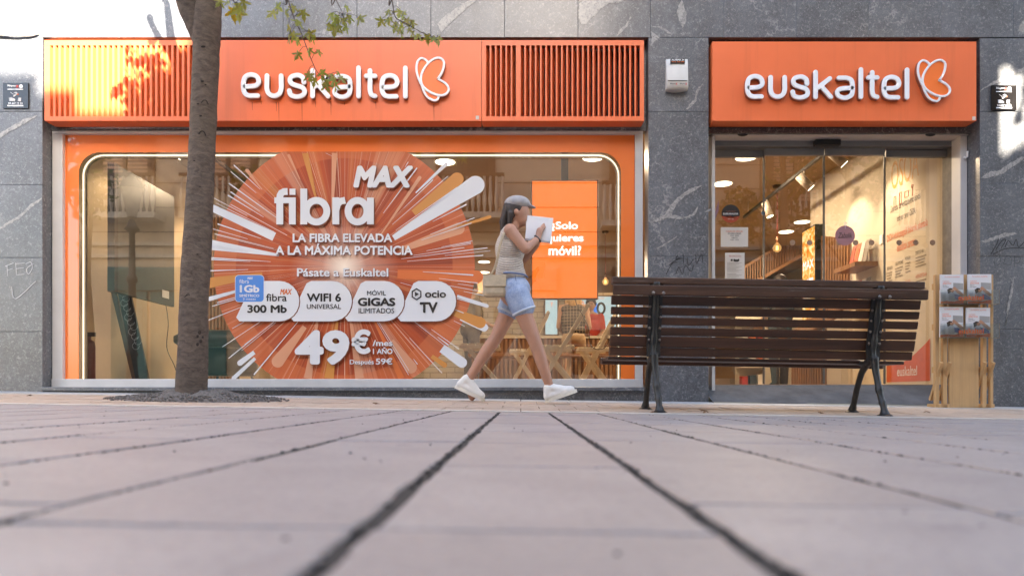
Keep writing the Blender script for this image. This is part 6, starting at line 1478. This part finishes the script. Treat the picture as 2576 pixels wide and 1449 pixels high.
def street_lamp(x, y, label):
    z0 = gz(x, y) - .01; t = thing('street_lamp', (x, y, z0), label, 'street lamp', 'lantern street lamps along the far pavement')
    MB().lathe([(.17, 0), (.17, .25), (.12, .4), (.10, .8), (.13, .85), (.09, .95), (.075, 2.4), (.11, 2.45), (.11, 2.52), (.07, 2.6), (.06, 3.5), (.16, 3.58), (.10, 3.66), (.05, 3.8), (.0, 3.82)], (x, y, z0), 14).build('post', MAT['iron'], t)
    m = MB(); m.lathe([(.10, 3.85), (.24, 4.45), (.25, 4.47)], (x, y, z0), 6); m.build('lantern_glass', plain('lantern_glass', (.35, .33, .3), .2), t)
    MB().lathe([(.28, 4.47), (.22, 4.6), (.08, 4.72), (.03, 4.82), (0, 4.9)], (x, y, z0), 6).build('lantern_roof', MAT['iron'], t)
street_lamp(-8.5, -2.6, 'iron lantern lamp across the street, reflected at the left of the window'); street_lamp(-5.6, -2.6, 'iron lantern lamp across the street, reflected inside the disc'); 
def far_tree(x, y, label, seed, more=()):
    z0 = gz(x, y) - .02; r_ = random.Random(seed); t = thing('street_tree', (x, y, z0), label, 'tree', 'street trees on the far pavement')
    trunk_mesh([(x, y, z0), (x + .03, y, z0 + 1.2), (x - .04, y, z0 + 2.6), (x + .05, y + .03, z0 + 4.2), (x, y, z0 + 6.2)], [.14, .115, .10, .085, .04], 14, seed).build('trunk', MAT['bark'], t)
    bl = []
    for k in range(6):
        a = k * 1.05 + seed; zz = z0 + 3.4 + .4 * k; e = Vector((x + 1.0 * math.cos(a), y + .8 * math.sin(a), zz + .9)); limb([(x, y, zz - .3), Vector((x, y, zz)).lerp(e, .5) + Vector((0, 0, -.1)), e], (.035, .01), parent=t); bl.append((e, (.55, .5, .4), .3))
        bl.append((Vector((x, y, zz)).lerp(e, .6), (.4, .4, .3), .15))
    bl += list(more)
    crown('crown', t, bl, 420, .14, MAT['leaf_dark'], seed)
far_tree(-9.35, -2.4, 'slim street tree across the street, reflected at the far left of the window', 1); far_tree(-4.9, -2.9, 'street tree across the street, reflected in the orange disc', 2); far_tree(5.85, -2.6, 'street tree across the street, reflected in the left door pane', 3); far_tree(7.35, -2.7, 'street tree across the street, reflected in the right door pane', 4, [((7.7, -2.6, 8.6), (1.0, .6, 1.1), 9.0), ((7.75, -2.6, 7.2), (.5, .4, .35), .16), ((7.2, -2.7, 5.6), (.5, .5, .6), .5)])  # last tree's high crown clumps added unseen to break up the sun spot
